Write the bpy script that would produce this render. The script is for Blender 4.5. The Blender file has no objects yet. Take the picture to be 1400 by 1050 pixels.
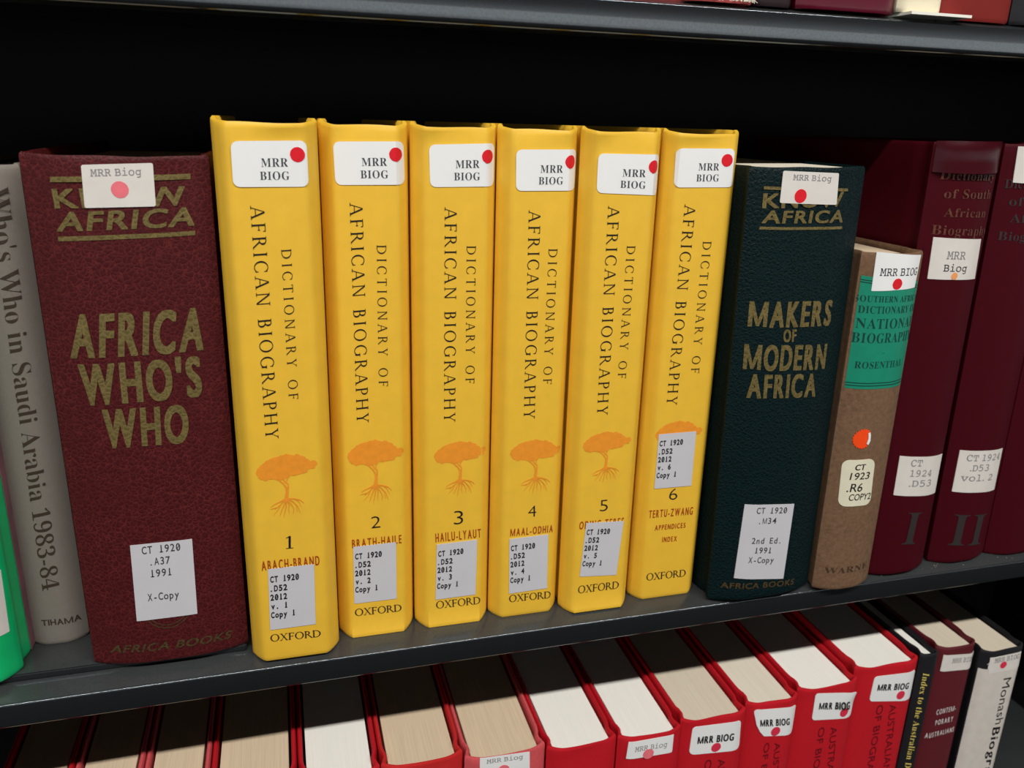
import bpy, bmesh, math, random
from mathutils import Vector, Matrix, noise
from mathutils.geometry import tessellate_polygon

SC = bpy.context.scene
COL = SC.collection
random.seed(7)
FOCAL_PX = 1120.06
CAM_LOC = (0.00000, -0.37022, 0.26355)
CAM_RIGHT = (0.96311, -0.267786, 0.026657)
CAM_UP = (0.056661, 0.298622, 0.952688)
CAM_FWD = (0.263077, 0.916032, -0.302779)
SHELF_GAP = 0.31963
LIP_H = 0.01647
LIP_SLOPE = 0.00250

# ------------------------------------------------------------------ camera, sky, lamps, exposure
cam = bpy.data.cameras.new('camera')
cam.sensor_width = 36.0
cam.lens = FOCAL_PX * 36.0 / 1400.0
cam.clip_start = 0.01
cam.dof.use_dof = True
cam.dof.focus_distance = .41
cam.dof.aperture_fstop = 14.0
cam_ob = bpy.data.objects.new('camera', cam)
COL.objects.link(cam_ob)
_r, _u, _f = Vector(CAM_RIGHT), Vector(CAM_UP), Vector(CAM_FWD)
cam_ob.matrix_world = Matrix(((_r.x, _u.x, -_f.x, CAM_LOC[0]), (_r.y, _u.y, -_f.y, CAM_LOC[1]),
                              (_r.z, _u.z, -_f.z, CAM_LOC[2]), (0, 0, 0, 1)))
SC.camera = cam_ob

world = bpy.data.worlds.new('library_room_light')
SC.world = world
world.use_nodes = True
wn = world.node_tree.nodes
wl = world.node_tree.links
tc = wn.new('ShaderNodeTexCoord')
sep = wn.new('ShaderNodeSeparateXYZ')
ramp = wn.new('ShaderNodeValToRGB')
mp = wn.new('ShaderNodeMapRange')
mp.inputs['From Min'].default_value = -1
mp.inputs['From Max'].default_value = 1
wl.new(tc.outputs['Generated'], sep.inputs[0])
wl.new(sep.outputs['Z'], mp.inputs['Value'])
wl.new(mp.outputs['Result'], ramp.inputs['Fac'])
# floor dark, the lit far aisle brightest around eye level, ceiling dim
el = ramp.color_ramp.elements
el[0].position = 0.0;  el[0].color = (.03, .03, .03, 1)
el[1].position = 1.0;  el[1].color = (.02, .02, .02, 1)
for pos, v in ((.38, .03), (.44, .35), (.46, 2.3), (.495, 2.3), (.525, .75), (.555, .50), (.585, .12), (.63, .04), (.75, .02)):
    e = el.new(pos); e.color = (v, v * 1.0, v * 1.01, 1)
wl.new(ramp.outputs['Color'], wn['Background'].inputs['Color'])
wn['Background'].inputs['Strength'].default_value = 0.6

# ceiling fluorescent tube running along the aisle in front of the shelves
tube = bpy.data.lights.new('ceiling_tube_light', 'AREA')
tube.shape = 'RECTANGLE'
tube.size = 2.6
tube.size_y = 0.055
tube.energy = 41.5
tube.color = (1.0, .985, .95)
tube_ob = bpy.data.objects.new('ceiling_tube_light', tube)
COL.objects.link(tube_ob)
tube_ob.location = (.12, -1.06, 1.48)
tube_ob.rotation_euler = (math.radians(35), 0, 0)

SC.view_settings.view_transform = 'Standard'
SC.view_settings.look = 'None'
SC.view_settings.gamma = 1
SC.view_settings.use_curve_mapping = False
SC.view_settings.exposure = 0.0

# ------------------------------------------------------------------ materials
MATS = {}
def srgb(r, g, b):
    f = lambda c: (c / 12.92) if c <= .04045 else ((c + .055) / 1.055) ** 2.4
    return (f(r / 255), f(g / 255), f(b / 255), 1)

class NT:
    def __init__(s, name, base, rough=.6, spec=.5, metal=0.0):
        s.m = bpy.data.materials.new(name); s.m.use_nodes = True
        s.n = s.m.node_tree.nodes; s.l = s.m.node_tree.links
        s.b = s.n['Principled BSDF']
        s.b.inputs['Base Color'].default_value = base
        s.b.inputs['Roughness'].default_value = rough
        s.b.inputs['Specular IOR Level'].default_value = spec
        s.b.inputs['Metallic'].default_value = metal
        s.tc = s.n.new('ShaderNodeTexCoord')
        MATS[name] = s.m
    def coords(s, scale=(1, 1, 1)):
        mp = s.n.new('ShaderNodeMapping'); mp.inputs['Scale'].default_value = scale
        s.l.new(s.tc.outputs['Object'], mp.inputs['Vector']); return mp.outputs['Vector']
    def noise(s, scale, detail=3, vec=None, rough=.55):
        t = s.n.new('ShaderNodeTexNoise'); t.inputs['Scale'].default_value = scale
        t.inputs['Detail'].default_value = detail; t.inputs['Roughness'].default_value = rough
        s.l.new(vec if vec is not None else s.tc.outputs['Object'], t.inputs['Vector']); return t.outputs['Fac']
    def ramp(s, fac, stops):
        r = s.n.new('ShaderNodeValToRGB'); e = r.color_ramp.elements
        e[0].position, e[0].color = stops[0]; e[1].position, e[1].color = stops[-1]
        for p, c in stops[1:-1]:
            q = e.new(p); q.color = c
        s.l.new(fac, r.inputs['Fac']); return r.outputs['Color']
    def mix(s, fac, a, b):
        x = s.n.new('ShaderNodeMix'); x.data_type = 'RGBA'
        s.l.new(fac, x.inputs['Factor'])
        for sock, v in ((x.inputs[6], a), (x.inputs[7], b)):
            if isinstance(v, tuple): sock.default_value = v
            else: s.l.new(v, sock)
        return x.outputs[2]
    def color(s, sock): s.l.new(sock, s.b.inputs['Base Color'])
    def bump(s, h, strength=.3, dist=.0005):
        b = s.n.new('ShaderNodeBump'); b.inputs['Strength'].default_value = strength
        b.inputs['Distance'].default_value = dist
        s.l.new(h, b.inputs['Height']); s.l.new(b.outputs['Normal'], s.b.inputs['Normal'])

def scale_c(c, k): return (c[0] * k, c[1] * k, c[2] * k, 1)
def flat(name, c, rough=.6, spec=.4, metal=0.0, var=.06, sc=160):
    t = NT(name, c, rough, spec, metal)
    f = t.noise(sc, 3)
    t.color(t.ramp(f, [(.3, scale_c(c, 1 - var)), (.7, scale_c(c, 1 + var))]))
    return t
def cloth(name, c, var=.12, weave=2600, bump=.25, rough=.75, spec=.25):
    t = NT(name, c, rough, spec)
    f = t.noise(420, 5); g = t.noise(35, 2)
    t.color(t.mix(g, t.ramp(f, [(.3, scale_c(c, 1 - var)), (.7, scale_c(c, 1 + var))]), scale_c(c, 1 + var * .6)))
    w = t.n.new('ShaderNodeTexNoise'); w.inputs['Scale'].default_value = weave; w.inputs['Detail'].default_value = 1
    t.l.new(t.tc.outputs['Object'], w.inputs['Vector'])
    t.bump(w.outputs['Fac'], bump, .0003)
    return t
def leather(name, dark, vein, cell, bump, rough, spec, width=.10):
    t = NT(name, dark, rough, spec)
    wob = t.n.new('ShaderNodeTexNoise'); wob.inputs['Scale'].default_value = cell * .8; wob.inputs['Detail'].default_value = 2
    t.l.new(t.tc.outputs['Object'], wob.inputs['Vector'])
    add = t.n.new('ShaderNodeVectorMath'); add.operation = 'MULTIPLY_ADD'
    add.inputs[1].default_value = (1.5 / cell,) * 3
    t.l.new(wob.outputs['Color'], add.inputs[0]); t.l.new(t.tc.outputs['Object'], add.inputs[2])
    v = t.n.new('ShaderNodeTexVoronoi'); v.feature = 'DISTANCE_TO_EDGE'; v.inputs['Scale'].default_value = cell
    t.l.new(add.outputs[0], v.inputs['Vector'])
    f = t.ramp(v.outputs['Distance'], [(0.0, (1, 1, 1, 1)), (width, (0, 0, 0, 1))])
    k = t.noise(30, 3)
    fm = t.n.new('ShaderNodeMath'); fm.operation = 'MULTIPLY'
    t.l.new(f, fm.inputs[0]); t.l.new(k, fm.inputs[1])
    t.color(t.mix(fm.outputs[0], dark, vein))
    r2 = t.ramp(v.outputs['Distance'], [(0.0, (0, 0, 0, 1)), (.3, (1, 1, 1, 1))])
    t.bump(r2, bump, .0006)
    return t
def pages(name, c, var):
    t = NT(name, c, .85, .15)
    f = t.noise(1, 2, t.coords((2600, 25, 2600)), .4)
    g = t.noise(45, 3)
    a = t.ramp(f, [(.36, scale_c(c, 1 - var)), (.62, c)])
    t.color(t.mix(t.ramp(g, [(.45, (0, 0, 0, 1)), (.75, (.35, .35, .35, 1))]), a, scale_c(c, 1 - var * 1.5)))
    t.bump(f, .25, .0002)

t = NT('yellow_paper', srgb(240, 190, 58), .42, .3)
f = t.noise(90, 4); c0 = srgb(240, 190, 58)
t.color(t.ramp(f, [(.3, scale_c(c0, .95)), (.7, scale_c(c0, 1.03))])); t.bump(t.noise(900, 2), .06, .0003)
leather('leather_burgundy', srgb(70, 18, 21), srgb(122, 46, 45), 430, .2, .5, .2, .08)
leather('leather_green', srgb(6, 25, 27), srgb(12, 36, 38), 460, .4, .45, .15, .12)
cloth('cloth_grey', srgb(132, 124, 115), .07, 2200, .3)
flat('jacket_green', srgb(12, 184, 108), .35, .5, 0, .10, 60)
flat('jacket_pink', srgb(128, 84, 92), .4, .4, 0, .25, 70)
cloth('cloth_brown', srgb(110, 83, 61), .45, 1500, .5)
cloth('cloth_maroon', srgb(66, 4, 16), .10, 2600, .18, .6, .10)
cloth('maroon_cloth', srgb(92, 24, 32), .08, 2600, .15, .55, .35)
cloth('red_cloth', srgb(190, 18, 32), .08, 2600, .2)
cloth('red_orange', srgb(196, 36, 36), .10, 2600, .2)
cloth('red_faded', srgb(206, 82, 86), .16, 2600, .2)
cloth('red_frayed', srgb(200, 90, 90), .3, 1800, .4)
flat('red_dull', srgb(170, 40, 36))
flat('black_cloth', srgb(26, 26, 30), .6, .3)
flat('black_maroon', srgb(34, 16, 22), .5, .4)
flat('maroon_glossy', srgb(84, 12, 28), .28, .5)
flat('glossy_maroon', srgb(92, 8, 34), .3, .5)
flat('cover_cream', srgb(232, 222, 192), .5, .4, 0, .03)
flat('cover_red', srgb(122, 26, 19), .6, .3, 0, .05)
flat('jacket_white', srgb(214, 206, 196), .5, .3, 0, .04)
flat('panel_teal', srgb(12, 136, 106), .4, .45, 0, .06)
pages('page_tan', srgb(226, 203, 172), .12)
pages('page_buff', srgb(226, 212, 190), .08)
pages('page_cream', srgb(236, 226, 206), .08)
pages('page_white', srgb(252, 248, 238), .05)
flat('sticker_white', srgb(240, 240, 238), .5, .35, 0, .015, 60)
flat('sticker_grey', srgb(204, 202, 206), .55, .3, 0, .02, 60)
flat('sticker_aged', srgb(222, 216, 208), .6, .3, 0, .04, 90)
flat('sticker_cream', srgb(228, 222, 196), .5, .35, 0, .04, 90)
flat('sticker_orange', srgb(252, 76, 14), .45, .4, 0, .05)
flat('paper_sheet', srgb(240, 238, 226), .7, .2, 0, .02)
for nm, cc in (('ink_black', (24, 22, 24)), ('ink_dark', (62, 60, 64)), ('ink_grey', (66, 68, 72)), ('ink_faded', (138, 134, 134)),
               ('ink_rust', (168, 62, 20)), ('ink_orange', (240, 150, 42)), ('ink_white', (222, 214, 210)), ('ink_yellow', (226, 202, 104)),
               ('stamp_umber', (70, 52, 38)), ('stamp_brown', (66, 54, 42)), ('stamp_green', (10, 62, 54)), ('stamp_dark_red', (104, 12, 22)), ('stamp_pewter', (50, 42, 42)),
               ('dot_red', (222, 24, 40)), ('dot_red2', (218, 50, 76)), ('dot_pink', (238, 118, 128)), ('dot_orange', (240, 160, 96))):
    flat(nm, srgb(*cc), .55, .3, 0, .06, 300)
def gilt(name, c, metal, rough):
    t = NT(name, c, rough, .5, metal)
    v = t.n.new('ShaderNodeTexVoronoi'); v.feature = 'DISTANCE_TO_EDGE'; v.inputs['Scale'].default_value = 420
    t.l.new(t.tc.outputs['Object'], v.inputs['Vector'])
    f = t.ramp(v.outputs['Distance'], [(0.0, scale_c(c, 1.7)), (.12, c)])
    t.color(t.mix(t.noise(160, 3), f, scale_c(c, .7)))
    t.bump(v.outputs['Distance'], .6, .0006)
gilt('gilt', srgb(122, 106, 60), .35, .45)
gilt('gilt_dull', srgb(84, 66, 38), .3, .5)
gilt('gilt_faded', srgb(98, 54, 36), .2, .5)
gilt('stamp_silver', srgb(150, 132, 112), .3, .4)

t = NT('shelf_steel', srgb(36, 39, 42), .15, .5)
f = t.noise(7, 4); sp = t.noise(900, 2)
sepn = t.n.new('ShaderNodeSeparateXYZ'); geo = t.n.new('ShaderNodeNewGeometry')
t.l.new(geo.outputs['Normal'], sepn.inputs[0])
up = t.ramp(sepn.outputs['Z'], [(.75, (0, 0, 0, 1)), (.97, (1, 1, 1, 1))])
dm = t.n.new('ShaderNodeMath'); dm.operation = 'MULTIPLY'
t.l.new(t.ramp(f, [(.35, (.25, .25, .25, 1)), (.65, (.8, .8, .8, 1))]), dm.inputs[0]); t.l.new(up, dm.inputs[1])
body = t.ramp(sp, [(.35, srgb(92, 97, 100)), (.65, srgb(99, 104, 107))])
t.color(t.mix(dm.outputs[0], body, srgb(34, 33, 29)))
mm = t.n.new('ShaderNodeMath'); mm.operation = 'MULTIPLY_ADD'; mm.inputs[1].default_value = -1.1; mm.inputs[2].default_value = .9; mm.use_clamp = True
t.l.new(dm.outputs[0], mm.inputs[0]); t.l.new(mm.outputs[0], t.b.inputs['Metallic'])          # settled dust on the level faces
t.bump(t.noise(1400, 2), .02, .0002)
flat('shelf_back', srgb(18, 18, 20), .7, .2)

# ------------------------------------------------------------------ mesh helpers
def link(name, me, parent=None):
    o = bpy.data.objects.new(name, me); COL.objects.link(o)
    if parent is not None: o.parent = parent
    return o
def bm_object(name, bm, mat, parent=None, smooth=35):
    me = bpy.data.meshes.new(name)
    bm.normal_update(); bm.to_mesh(me); bm.free()
    if smooth:
        for p in me.polygons: p.use_smooth = True
        me.set_sharp_from_angle(angle=math.radians(smooth))
    me.materials.append(MATS[mat])
    return link(name, me, parent)
def thing(name, label, cat, loc=(0, 0, 0), group=None):
    o = bpy.data.objects.new(name, None); COL.objects.link(o)
    o.empty_display_size = .02; o.location = loc
    o['label'] = label; o['category'] = cat
    if group: o['group'] = group
    return o
def add_box(bm, lo, hi):
    v = [bm.verts.new((x, y, z)) for z in (lo[2], hi[2]) for y in (lo[1], hi[1]) for x in (lo[0], hi[0])]
    for f in ((0, 2, 3, 1), (4, 5, 7, 6), (0, 1, 5, 4), (1, 3, 7, 5), (3, 2, 6, 7), (2, 0, 4, 6)):
        bm.faces.new([v[i] for i in f])
    return v

# ------------------------------------------------------------------ lettering (built-in typeface turned into meshes)
_glyphs = {}
def _math(s, up, low, dig):
    o = ''
    for ch in s:
        if 'A' <= ch <= 'Z': o += chr(up + ord(ch) - 65)
        elif 'a' <= ch <= 'z': o += chr(low + ord(ch) - 97)
        elif '0' <= ch <= '9': o += chr(dig + ord(ch) - 48)
        else: o += ch
    return o
def _font_mesh(body, offset=0.0, space=1.0, shear=0.0):
    cu = bpy.data.curves.new('lettering', 'FONT')
    cu.body = body; cu.size = 1; cu.resolution_u = 5
    cu.offset = offset; cu.space_character = space; cu.shear = shear
    o = bpy.data.objects.new('lettering', cu)
    me = bpy.data.meshes.new_from_object(o)
    vs = [(v.co.x, v.co.y) for v in me.vertices]
    fs = [tuple(p.vertices) for p in me.polygons]
    bpy.data.objects.remove(o); bpy.data.curves.remove(cu); bpy.data.meshes.remove(me)
    return vs, fs
# typeface weight: (outline offset, letter spacing, sideways copies that thicken the strokes, vertical ones)
STYLES = {'serifn': (-.0120, 1.0, (0,), (0,)), 'serifb': (-.004, 1.08, (0,), (0,)), 'serifx': (-.009, 1.05, (0,), (0,)),
          'mono': (.003, 1.0, (0,), (0,)), 'sans': (0, 1.0, (0,), (0,)), 'sansb': (.006, .10, (-.022, 0, .022), (0,)),
          'cond': (.004, .26, (-.022, .022), (0,)), 'condb': (.008, .12, (-.045, -.022, 0, .022, .045), (-.012, .012)),
          'wide': (.006, 1.12, (-.02, 0, .02), (-.018, .018)), 'hand': (.006, 1.0, (0,), (0,)), 'handb': (.012, 1.1, (-.02, .02), (0,))}
def _ring(cx, cy, rx, ry, tx, ty, a0, a1, n=26):
    vs, fs = [], []
    for i in range(n + 1):
        a = math.radians(a0 + (a1 - a0) * i / n)
        vs += [(cx + rx * math.cos(a), cy + ry * math.sin(a)), (cx + (rx - tx) * math.cos(a), cy + (ry - ty) * math.sin(a))]
        if i: fs.append((2 * i - 2, 2 * i - 1, 2 * i + 1, 2 * i))
    return vs, fs
def _bar(x0, y0, x1, y1, w):
    d = Vector((x1 - x0, y1 - y0)).normalized() * (w / 2)
    return [(x0 - d.y, y0 + d.x), (x0 + d.y, y0 - d.x), (x1 + d.y, y1 - d.x), (x1 - d.y, y1 + d.x)], [(0, 1, 2, 3)]
def _diag(x0, x1, w, y0=0.0, y1=.7):            # slanted stroke with level ends
    return [(x0 - w / 2, y0), (x0 + w / 2, y0), (x1 + w / 2, y1), (x1 - w / 2, y1)], [(0, 1, 2, 3)]
def roman(ch, K, k):
    """inscriptional roman capitals: K thick stroke, k hairline; returns (pieces, advance width)"""
    sf = lambda x, y, w=.20: _bar(x - w / 2, y, x + w / 2, y, k * .9)
    foot = lambda x, w=.20: [sf(x, k * .45, w)]
    st = lambda x, w=K, w2=.20: [_bar(x, 0, x, .7, w), sf(x, k * .45, w2), sf(x, .7 - k * .45, w2)]
    bowl = lambda x, y0, y1, r: [_ring(x, (y0 + y1) / 2, r, (y1 - y0) / 2, K, k, -90, 90)]
    if ch == 'A': return [_diag(.05, .31, k), _diag(.60, .33, K), _bar(.13, .24, .47, .24, k)] + foot(.05) + foot(.60, .22), .66
    if ch == 'B': return st(.1) + [_bar(.1, .7 - k / 2, .24, .7 - k / 2, k), _bar(.1, .37, .26, .37, k), _bar(.1, k / 2, .26, k / 2, k)] + bowl(.22, .37 - k / 2, .7, .19) + bowl(.24, 0, .37 + k / 2, .22), .50
    if ch == 'C': return [_ring(.36, .35, .35, .365, K, k, 48, 312), _bar(.59, .50, .59, .655, k), _bar(.59, .05, .59, .20, k)], .62
    if ch == 'D': return st(.1) + [_bar(.1, .7 - k / 2, .27, .7 - k / 2, k), _bar(.1, k / 2, .27, k / 2, k)] + bowl(.25, 0, .7, .42), .70
    if ch == 'F': return st(.1) + [_bar(.1, .7 - k / 2, .44, .7 - k / 2, k), _bar(.43, .58, .43, .7, k), _bar(.1, .36, .36, .36, k), _bar(.36, .30, .36, .42, k)], .47
    if ch == 'G': return [_ring(.36, .35, .35, .365, K, k, 48, 318), _bar(.59, .50, .59, .655, k), _bar(.60, .04, .60, .30, K), sf(.60, .30)], .70
    if ch == 'H': return st(.1) + st(.60) + [_bar(.1, .36, .60, .36, k)], .70
    if ch == 'I': return st(.1), .20
    if ch == 'N': return [_bar(.09, 0, .09, .7, k * 1.2), _bar(.62, 0, .62, .7, k * 1.2), _diag(.60, .11, K)] + foot(.09) + [sf(.62, .7 - k * .45), sf(.07, .7 - k * .45, .12)], .70
    if ch == 'O': return [_ring(.37, .35, .36, .365, K, k, 0, 360, 40)], .74
    if ch == 'P': return st(.1) + [_bar(.1, .7 - k / 2, .24, .7 - k / 2, k), _bar(.1, .33, .24, .33, k)] + bowl(.22, .33 - k / 2, .7, .23), .47
    if ch == 'R': return st(.1) + [_bar(.1, .7 - k / 2, .24, .7 - k / 2, k), _bar(.1, .35, .24, .35, k)] + bowl(.22, .35 - k / 2, .7, .22) + [_diag(.60, .27, K, 0, .36)] + foot(.60, .12), .62
    if ch == 'T': return st(.29) + [_bar(.02, .7 - k / 2, .56, .7 - k / 2, k), _bar(.03, .58, .03, .7, k), _bar(.55, .58, .55, .7, k)], .58
    if ch == 'X': return [_diag(.56, .10, K), _diag(.07, .53, k)] + foot(.07) + foot(.56) + [sf(.10, .7 - k * .45), sf(.53, .7 - k * .45)], .64
    if ch == 'Y': return [_diag(.30, .08, K, .33, .7), _diag(.30, .54, k, .33, .7), _bar(.30, 0, .30, .36, K), sf(.30, k * .45), sf(.09, .7 - k * .45), sf(.53, .7 - k * .45)], .62
    return [], .30
def _letter_m(w=.13):
    z = [_bar(w / 2, 0, w / 2, .7, w), _bar(.92 - w / 2, 0, .92 - w / 2, .7, w)]
    d = w * .95
    z += [([(0, .7), (d * 1.1, .7), (.46 + d * .42, .02), (.46 - d * .42, .02)], [(0, 1, 2, 3)]), ([(.92 - d * 1.1, .7), (.92, .7), (.46 + d * .42, .02), (.46 - d * .42, .02)], [(0, 1, 2, 3)])]
    return z
def _gather(pieces, dx, out_v, out_f):
    for i, (v, f) in enumerate(pieces):
        b = len(out_v)
        out_v += [(p[0] + dx, p[1], i) for p in v]; out_f += [tuple(j + b for j in q) for q in f]
def glyphs(style, s):
    key = (style, s)
    if key in _glyphs: return _glyphs[key]
    if style[:5] == 'roman':
        K, k, gap = {'roman': (.086, .036, .24), 'romanw': (.082, .036, .36), 'romanb': (.105, .040, .05)}[style]
        vs, fs = [], []; x = 0
        for ch in s:
            pc, adv = roman(ch, K, k)
            _gather(pc, x, vs, fs); x += adv + gap
        cap = .7
    elif style == 'numeral':
        if s == '1': vs, fs = [], []; _gather([_bar(.2, 0, .2, .7, .07), _bar(.08, .015, .32, .015, .03), _bar(.09, .60, .2, .685, .035)], 0, vs, fs)
        else: vs, fs = _font_mesh(s, -.014)
        cap = .70
    elif style in ('cond', 'condb', 'sansb'):
        off, gap, dxs, dys = STYLES[style]
        vs, fs = [], []; x = 0
        for ch in s:
            if ch == ' ': x += .26 + gap; continue
            if ch == 'M':
                b = len(vs); _gather(_letter_m(.20 if style == 'condb' else .14), x, vs, fs); x += .92 + gap; continue
            v, f = _font_mesh(ch, off)
            x0 = min(p[0] for p in v); w = max(p[0] for p in v) - x0
            for li, (dx, dy) in enumerate([(a, c) for a in dxs for c in dys]):
                b = len(vs)
                vs += [(p[0] - x0 + x + dx + max(dxs), p[1] + dy, li) for p in v]; fs += [tuple(j + b for j in q) for q in f]
            x += w + 2 * max(dxs) + gap
        cap = .70
    elif style[:5] == 'tsans':
        vs, fs = [], []
        for i, ch in enumerate(s):
            if ch == ' ': continue
            if ch == 'M':
                mv, mf = [], []; _gather(_letter_m(.11), 0, mv, mf)
                b = len(vs); vs += [(p[0] * .5 / .92 + i * .6 + .05, p[1], p[2]) for p in mv]; fs += [tuple(j + b for j in q) for q in mf]
                continue
            v, f = _font_mesh(ch, .036 if style == 'tsansb' and ch not in 'M' else .010)
            x0 = min(p[0] for p in v); x1 = max(p[0] for p in v); w = x1 - x0
            k = min(1.0, .50 / w) if ch not in '.1i' else 1.0
            b = len(vs)
            vs += [((p[0] - x0 - w / 2) * k + i * .6 + .3, p[1]) for p in v]
            fs += [tuple(j + b for j in q) for q in f]
            if ch == '1':
                b = len(vs); cx = i * .6 + .3
                vs += [(cx - .18, 0), (cx + .18, 0), (cx + .18, .08), (cx - .18, .08)]; fs.append((b, b + 1, b + 2, b + 3))
            if ch == '0':
                b = len(vs); cx = i * .6 + .3
                vs += [(cx - .17, .13), (cx - .10, .10), (cx + .17, .55), (cx + .10, .58)]; fs.append((b, b + 1, b + 2, b + 3))
        cap = .69
    else:
        off, sp, dxs, dys = STYLES[style]
        body = s
        if style[:5] == 'serif': body = _math(s, 0x1D400, 0x1D41A, 0x1D7CE)
        elif style == 'mono': body = _math(s, 0x1D670, 0x1D68A, 0x1D7F6)
        v1, f1 = _font_mesh(body, off, sp, .12 if style[:4] == 'hand' else 0.0)
        vs, fs = [], []
        for dx in dxs:
            for dy in dys:
                k = len(vs); lay = k / max(1, len(v1))
                vs += [(p[0] + dx, p[1] + dy, lay) for p in v1]; fs += [tuple(j + k for j in q) for q in f1]
        cap = .62 if style == 'mono' else .70
        if any(c.isupper() or c.isdigit() for c in s): cap = max(cap * .8, max(p[1] for p in vs))
    x0 = min(p[0] for p in vs); x1 = max(p[0] for p in vs)
    _glyphs[key] = ([((p[0] - x0) / (x1 - x0), p[1] / cap, p[2] if len(p) > 2 else 0) for p in vs], fs)
    return _glyphs[key]

# ------------------------------------------------------------------ things printed on or stuck to a curved spine
def spine(B, u):
    W = B['W'] / 2
    t = max(0.0, (min(abs(u), W) - B['f']) / (W - B['f']))
    return B['b'] * t ** B['p']
def bisect(bm, axis, step):
    if not bm.verts: return
    lo = min(v.co[axis] for v in bm.verts); hi = max(v.co[axis] for v in bm.verts)
    k = math.floor(lo / step) + 1
    no = Vector((0, 0, 0)); no[axis] = 1
    while k * step < hi:
        co = Vector((0, 0, 0)); co[axis] = k * step
        bmesh.ops.bisect_plane(bm, geom=bm.verts[:] + bm.edges[:] + bm.faces[:], plane_co=co, plane_no=no)
        k += 1
def decal(name, B, parent, polys, mat, off, thick=0.0, lift=None, step=.0015, both=False):
    """polys: list of (verts2d, faces) in spine coordinates (across, up); laid over the spine at height off"""
    bm = bmesh.new()
    for vs, fs in polys:
        cl = B['W'] / 2 - .0004
        bv = [bm.verts.new((max(-cl, min(cl, p[0])), -p[2] * 7e-6 if len(p) > 2 else 0, p[1])) for p in vs]
        for f in fs:
            try: bm.faces.new([bv[i] for i in f])
            except ValueError: pass
    bisect(bm, 0, step)
    if both: bisect(bm, 2, step)
    bm.normal_update()
    for f in bm.faces:
        if f.normal.y > 0: f.normal_flip()
    for v in bm.verts:
        u, w = v.co.x, v.co.z
        v.co.y += spine(B, u) - off - (lift(u, w) if lift else 0.0)
    if thick:
        ed = [e for e in bm.edges if e.is_boundary]
        r = bmesh.ops.extrude_edge_only(bm, edges=ed)
        for v in [g for g in r['geom'] if isinstance(g, bmesh.types.BMVert)]: v.co.y += thick
    return bm_object(name, bm, mat, parent, 30)
def text_poly(style, s, p0, p1, p2):
    vs, fs = glyphs(style, s)
    a = (p1[0] - p0[0], p1[1] - p0[1]); b = (p2[0] - p0[0], p2[1] - p0[1])
    return [(p0[0] + a[0] * x + b[0] * y, p0[1] + a[1] * x + b[1] * y, k) for x, y, k in vs], fs
def bil(c, s, t):
    tl, tr, br, bl = c
    return tuple((tl[i] * (1 - s) + tr[i] * s) * (1 - t) + (bl[i] * (1 - s) + br[i] * s) * t for i in (0, 1))
def rounded(w, h, r, cut=None):
    pts = []
    for cx, cy, a0 in ((w - r, r, -90), (w - r, h - r, 0), (r, h - r, 90), (r, r, 180)):
        if cut and a0 == 90:
            pts += [(w * cut[2], h), (w * cut[2] * .55, h * (1 - cut[3] * .4)), (w * .04, h * (1 - cut[3]))]; continue
        for i in range(6):
            a = math.radians(a0 + 18 * i); pts.append(((cx + r * math.cos(a)) / 1, (cy + r * math.sin(a)) / 1))
    return [(x / w, y / h) for x, y in pts]
def disc(c, r, n=28, wob=0.0, sd=0):
    rnd = random.Random(sd)
    return [(c[0] + r * (1 + rnd.uniform(-wob, wob)) * math.cos(2 * math.pi * i / n), c[1] + r * (1 + rnd.uniform(-wob, wob)) * math.sin(2 * math.pi * i / n)) for i in range(n)]
def sticker(B, root, part, c, rad, mat, kids, ex):
    w = math.dist(c[0], c[1]); h = math.dist(c[0], c[3])
    out = [bil(c, s, t) for s, t in rounded(w, h, min(rad, w * .4, h * .4), ex.get('cut'))]
    lift = None
    if 'curl' in ex:
        cs, ct, amt, rr = ex['curl']; P = bil(c, cs, ct); R = rr * w
        lift = lambda u, v: amt * max(0.0, 1 - math.dist((u, v), P) / R) ** 1.6
    base = decal(part, B, root, [(out, [tuple(range(len(out)))])], mat, .00032, .00030, lift, .0015, lift is not None)
    groups = {}
    n = 0
    for k in kids:
        if k[0] == 'ftext':
            _, nm, style, s, x0, x1, bs, cap, m = k
            p0, p1, p2 = bil(c, x0, bs), bil(c, x1, bs), bil(c, x0, bs - cap)
            groups.setdefault((nm, m), []).append(text_poly(style, s, p0, p1, p2))
        else:
            _, nm, fx, fy, r, m = k
            P = bil(c, fx, fy)
            decal(nm, B, base, [(disc(P, r, 30, .015, int(P[0] * 1e5)), [tuple(range(30))])], m, .00046, .00012, None)
    names = {}
    for (nm, m), polys in groups.items():
        decal(nm, B, base, polys, m, .00042, 0, lift)
    return base

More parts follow.
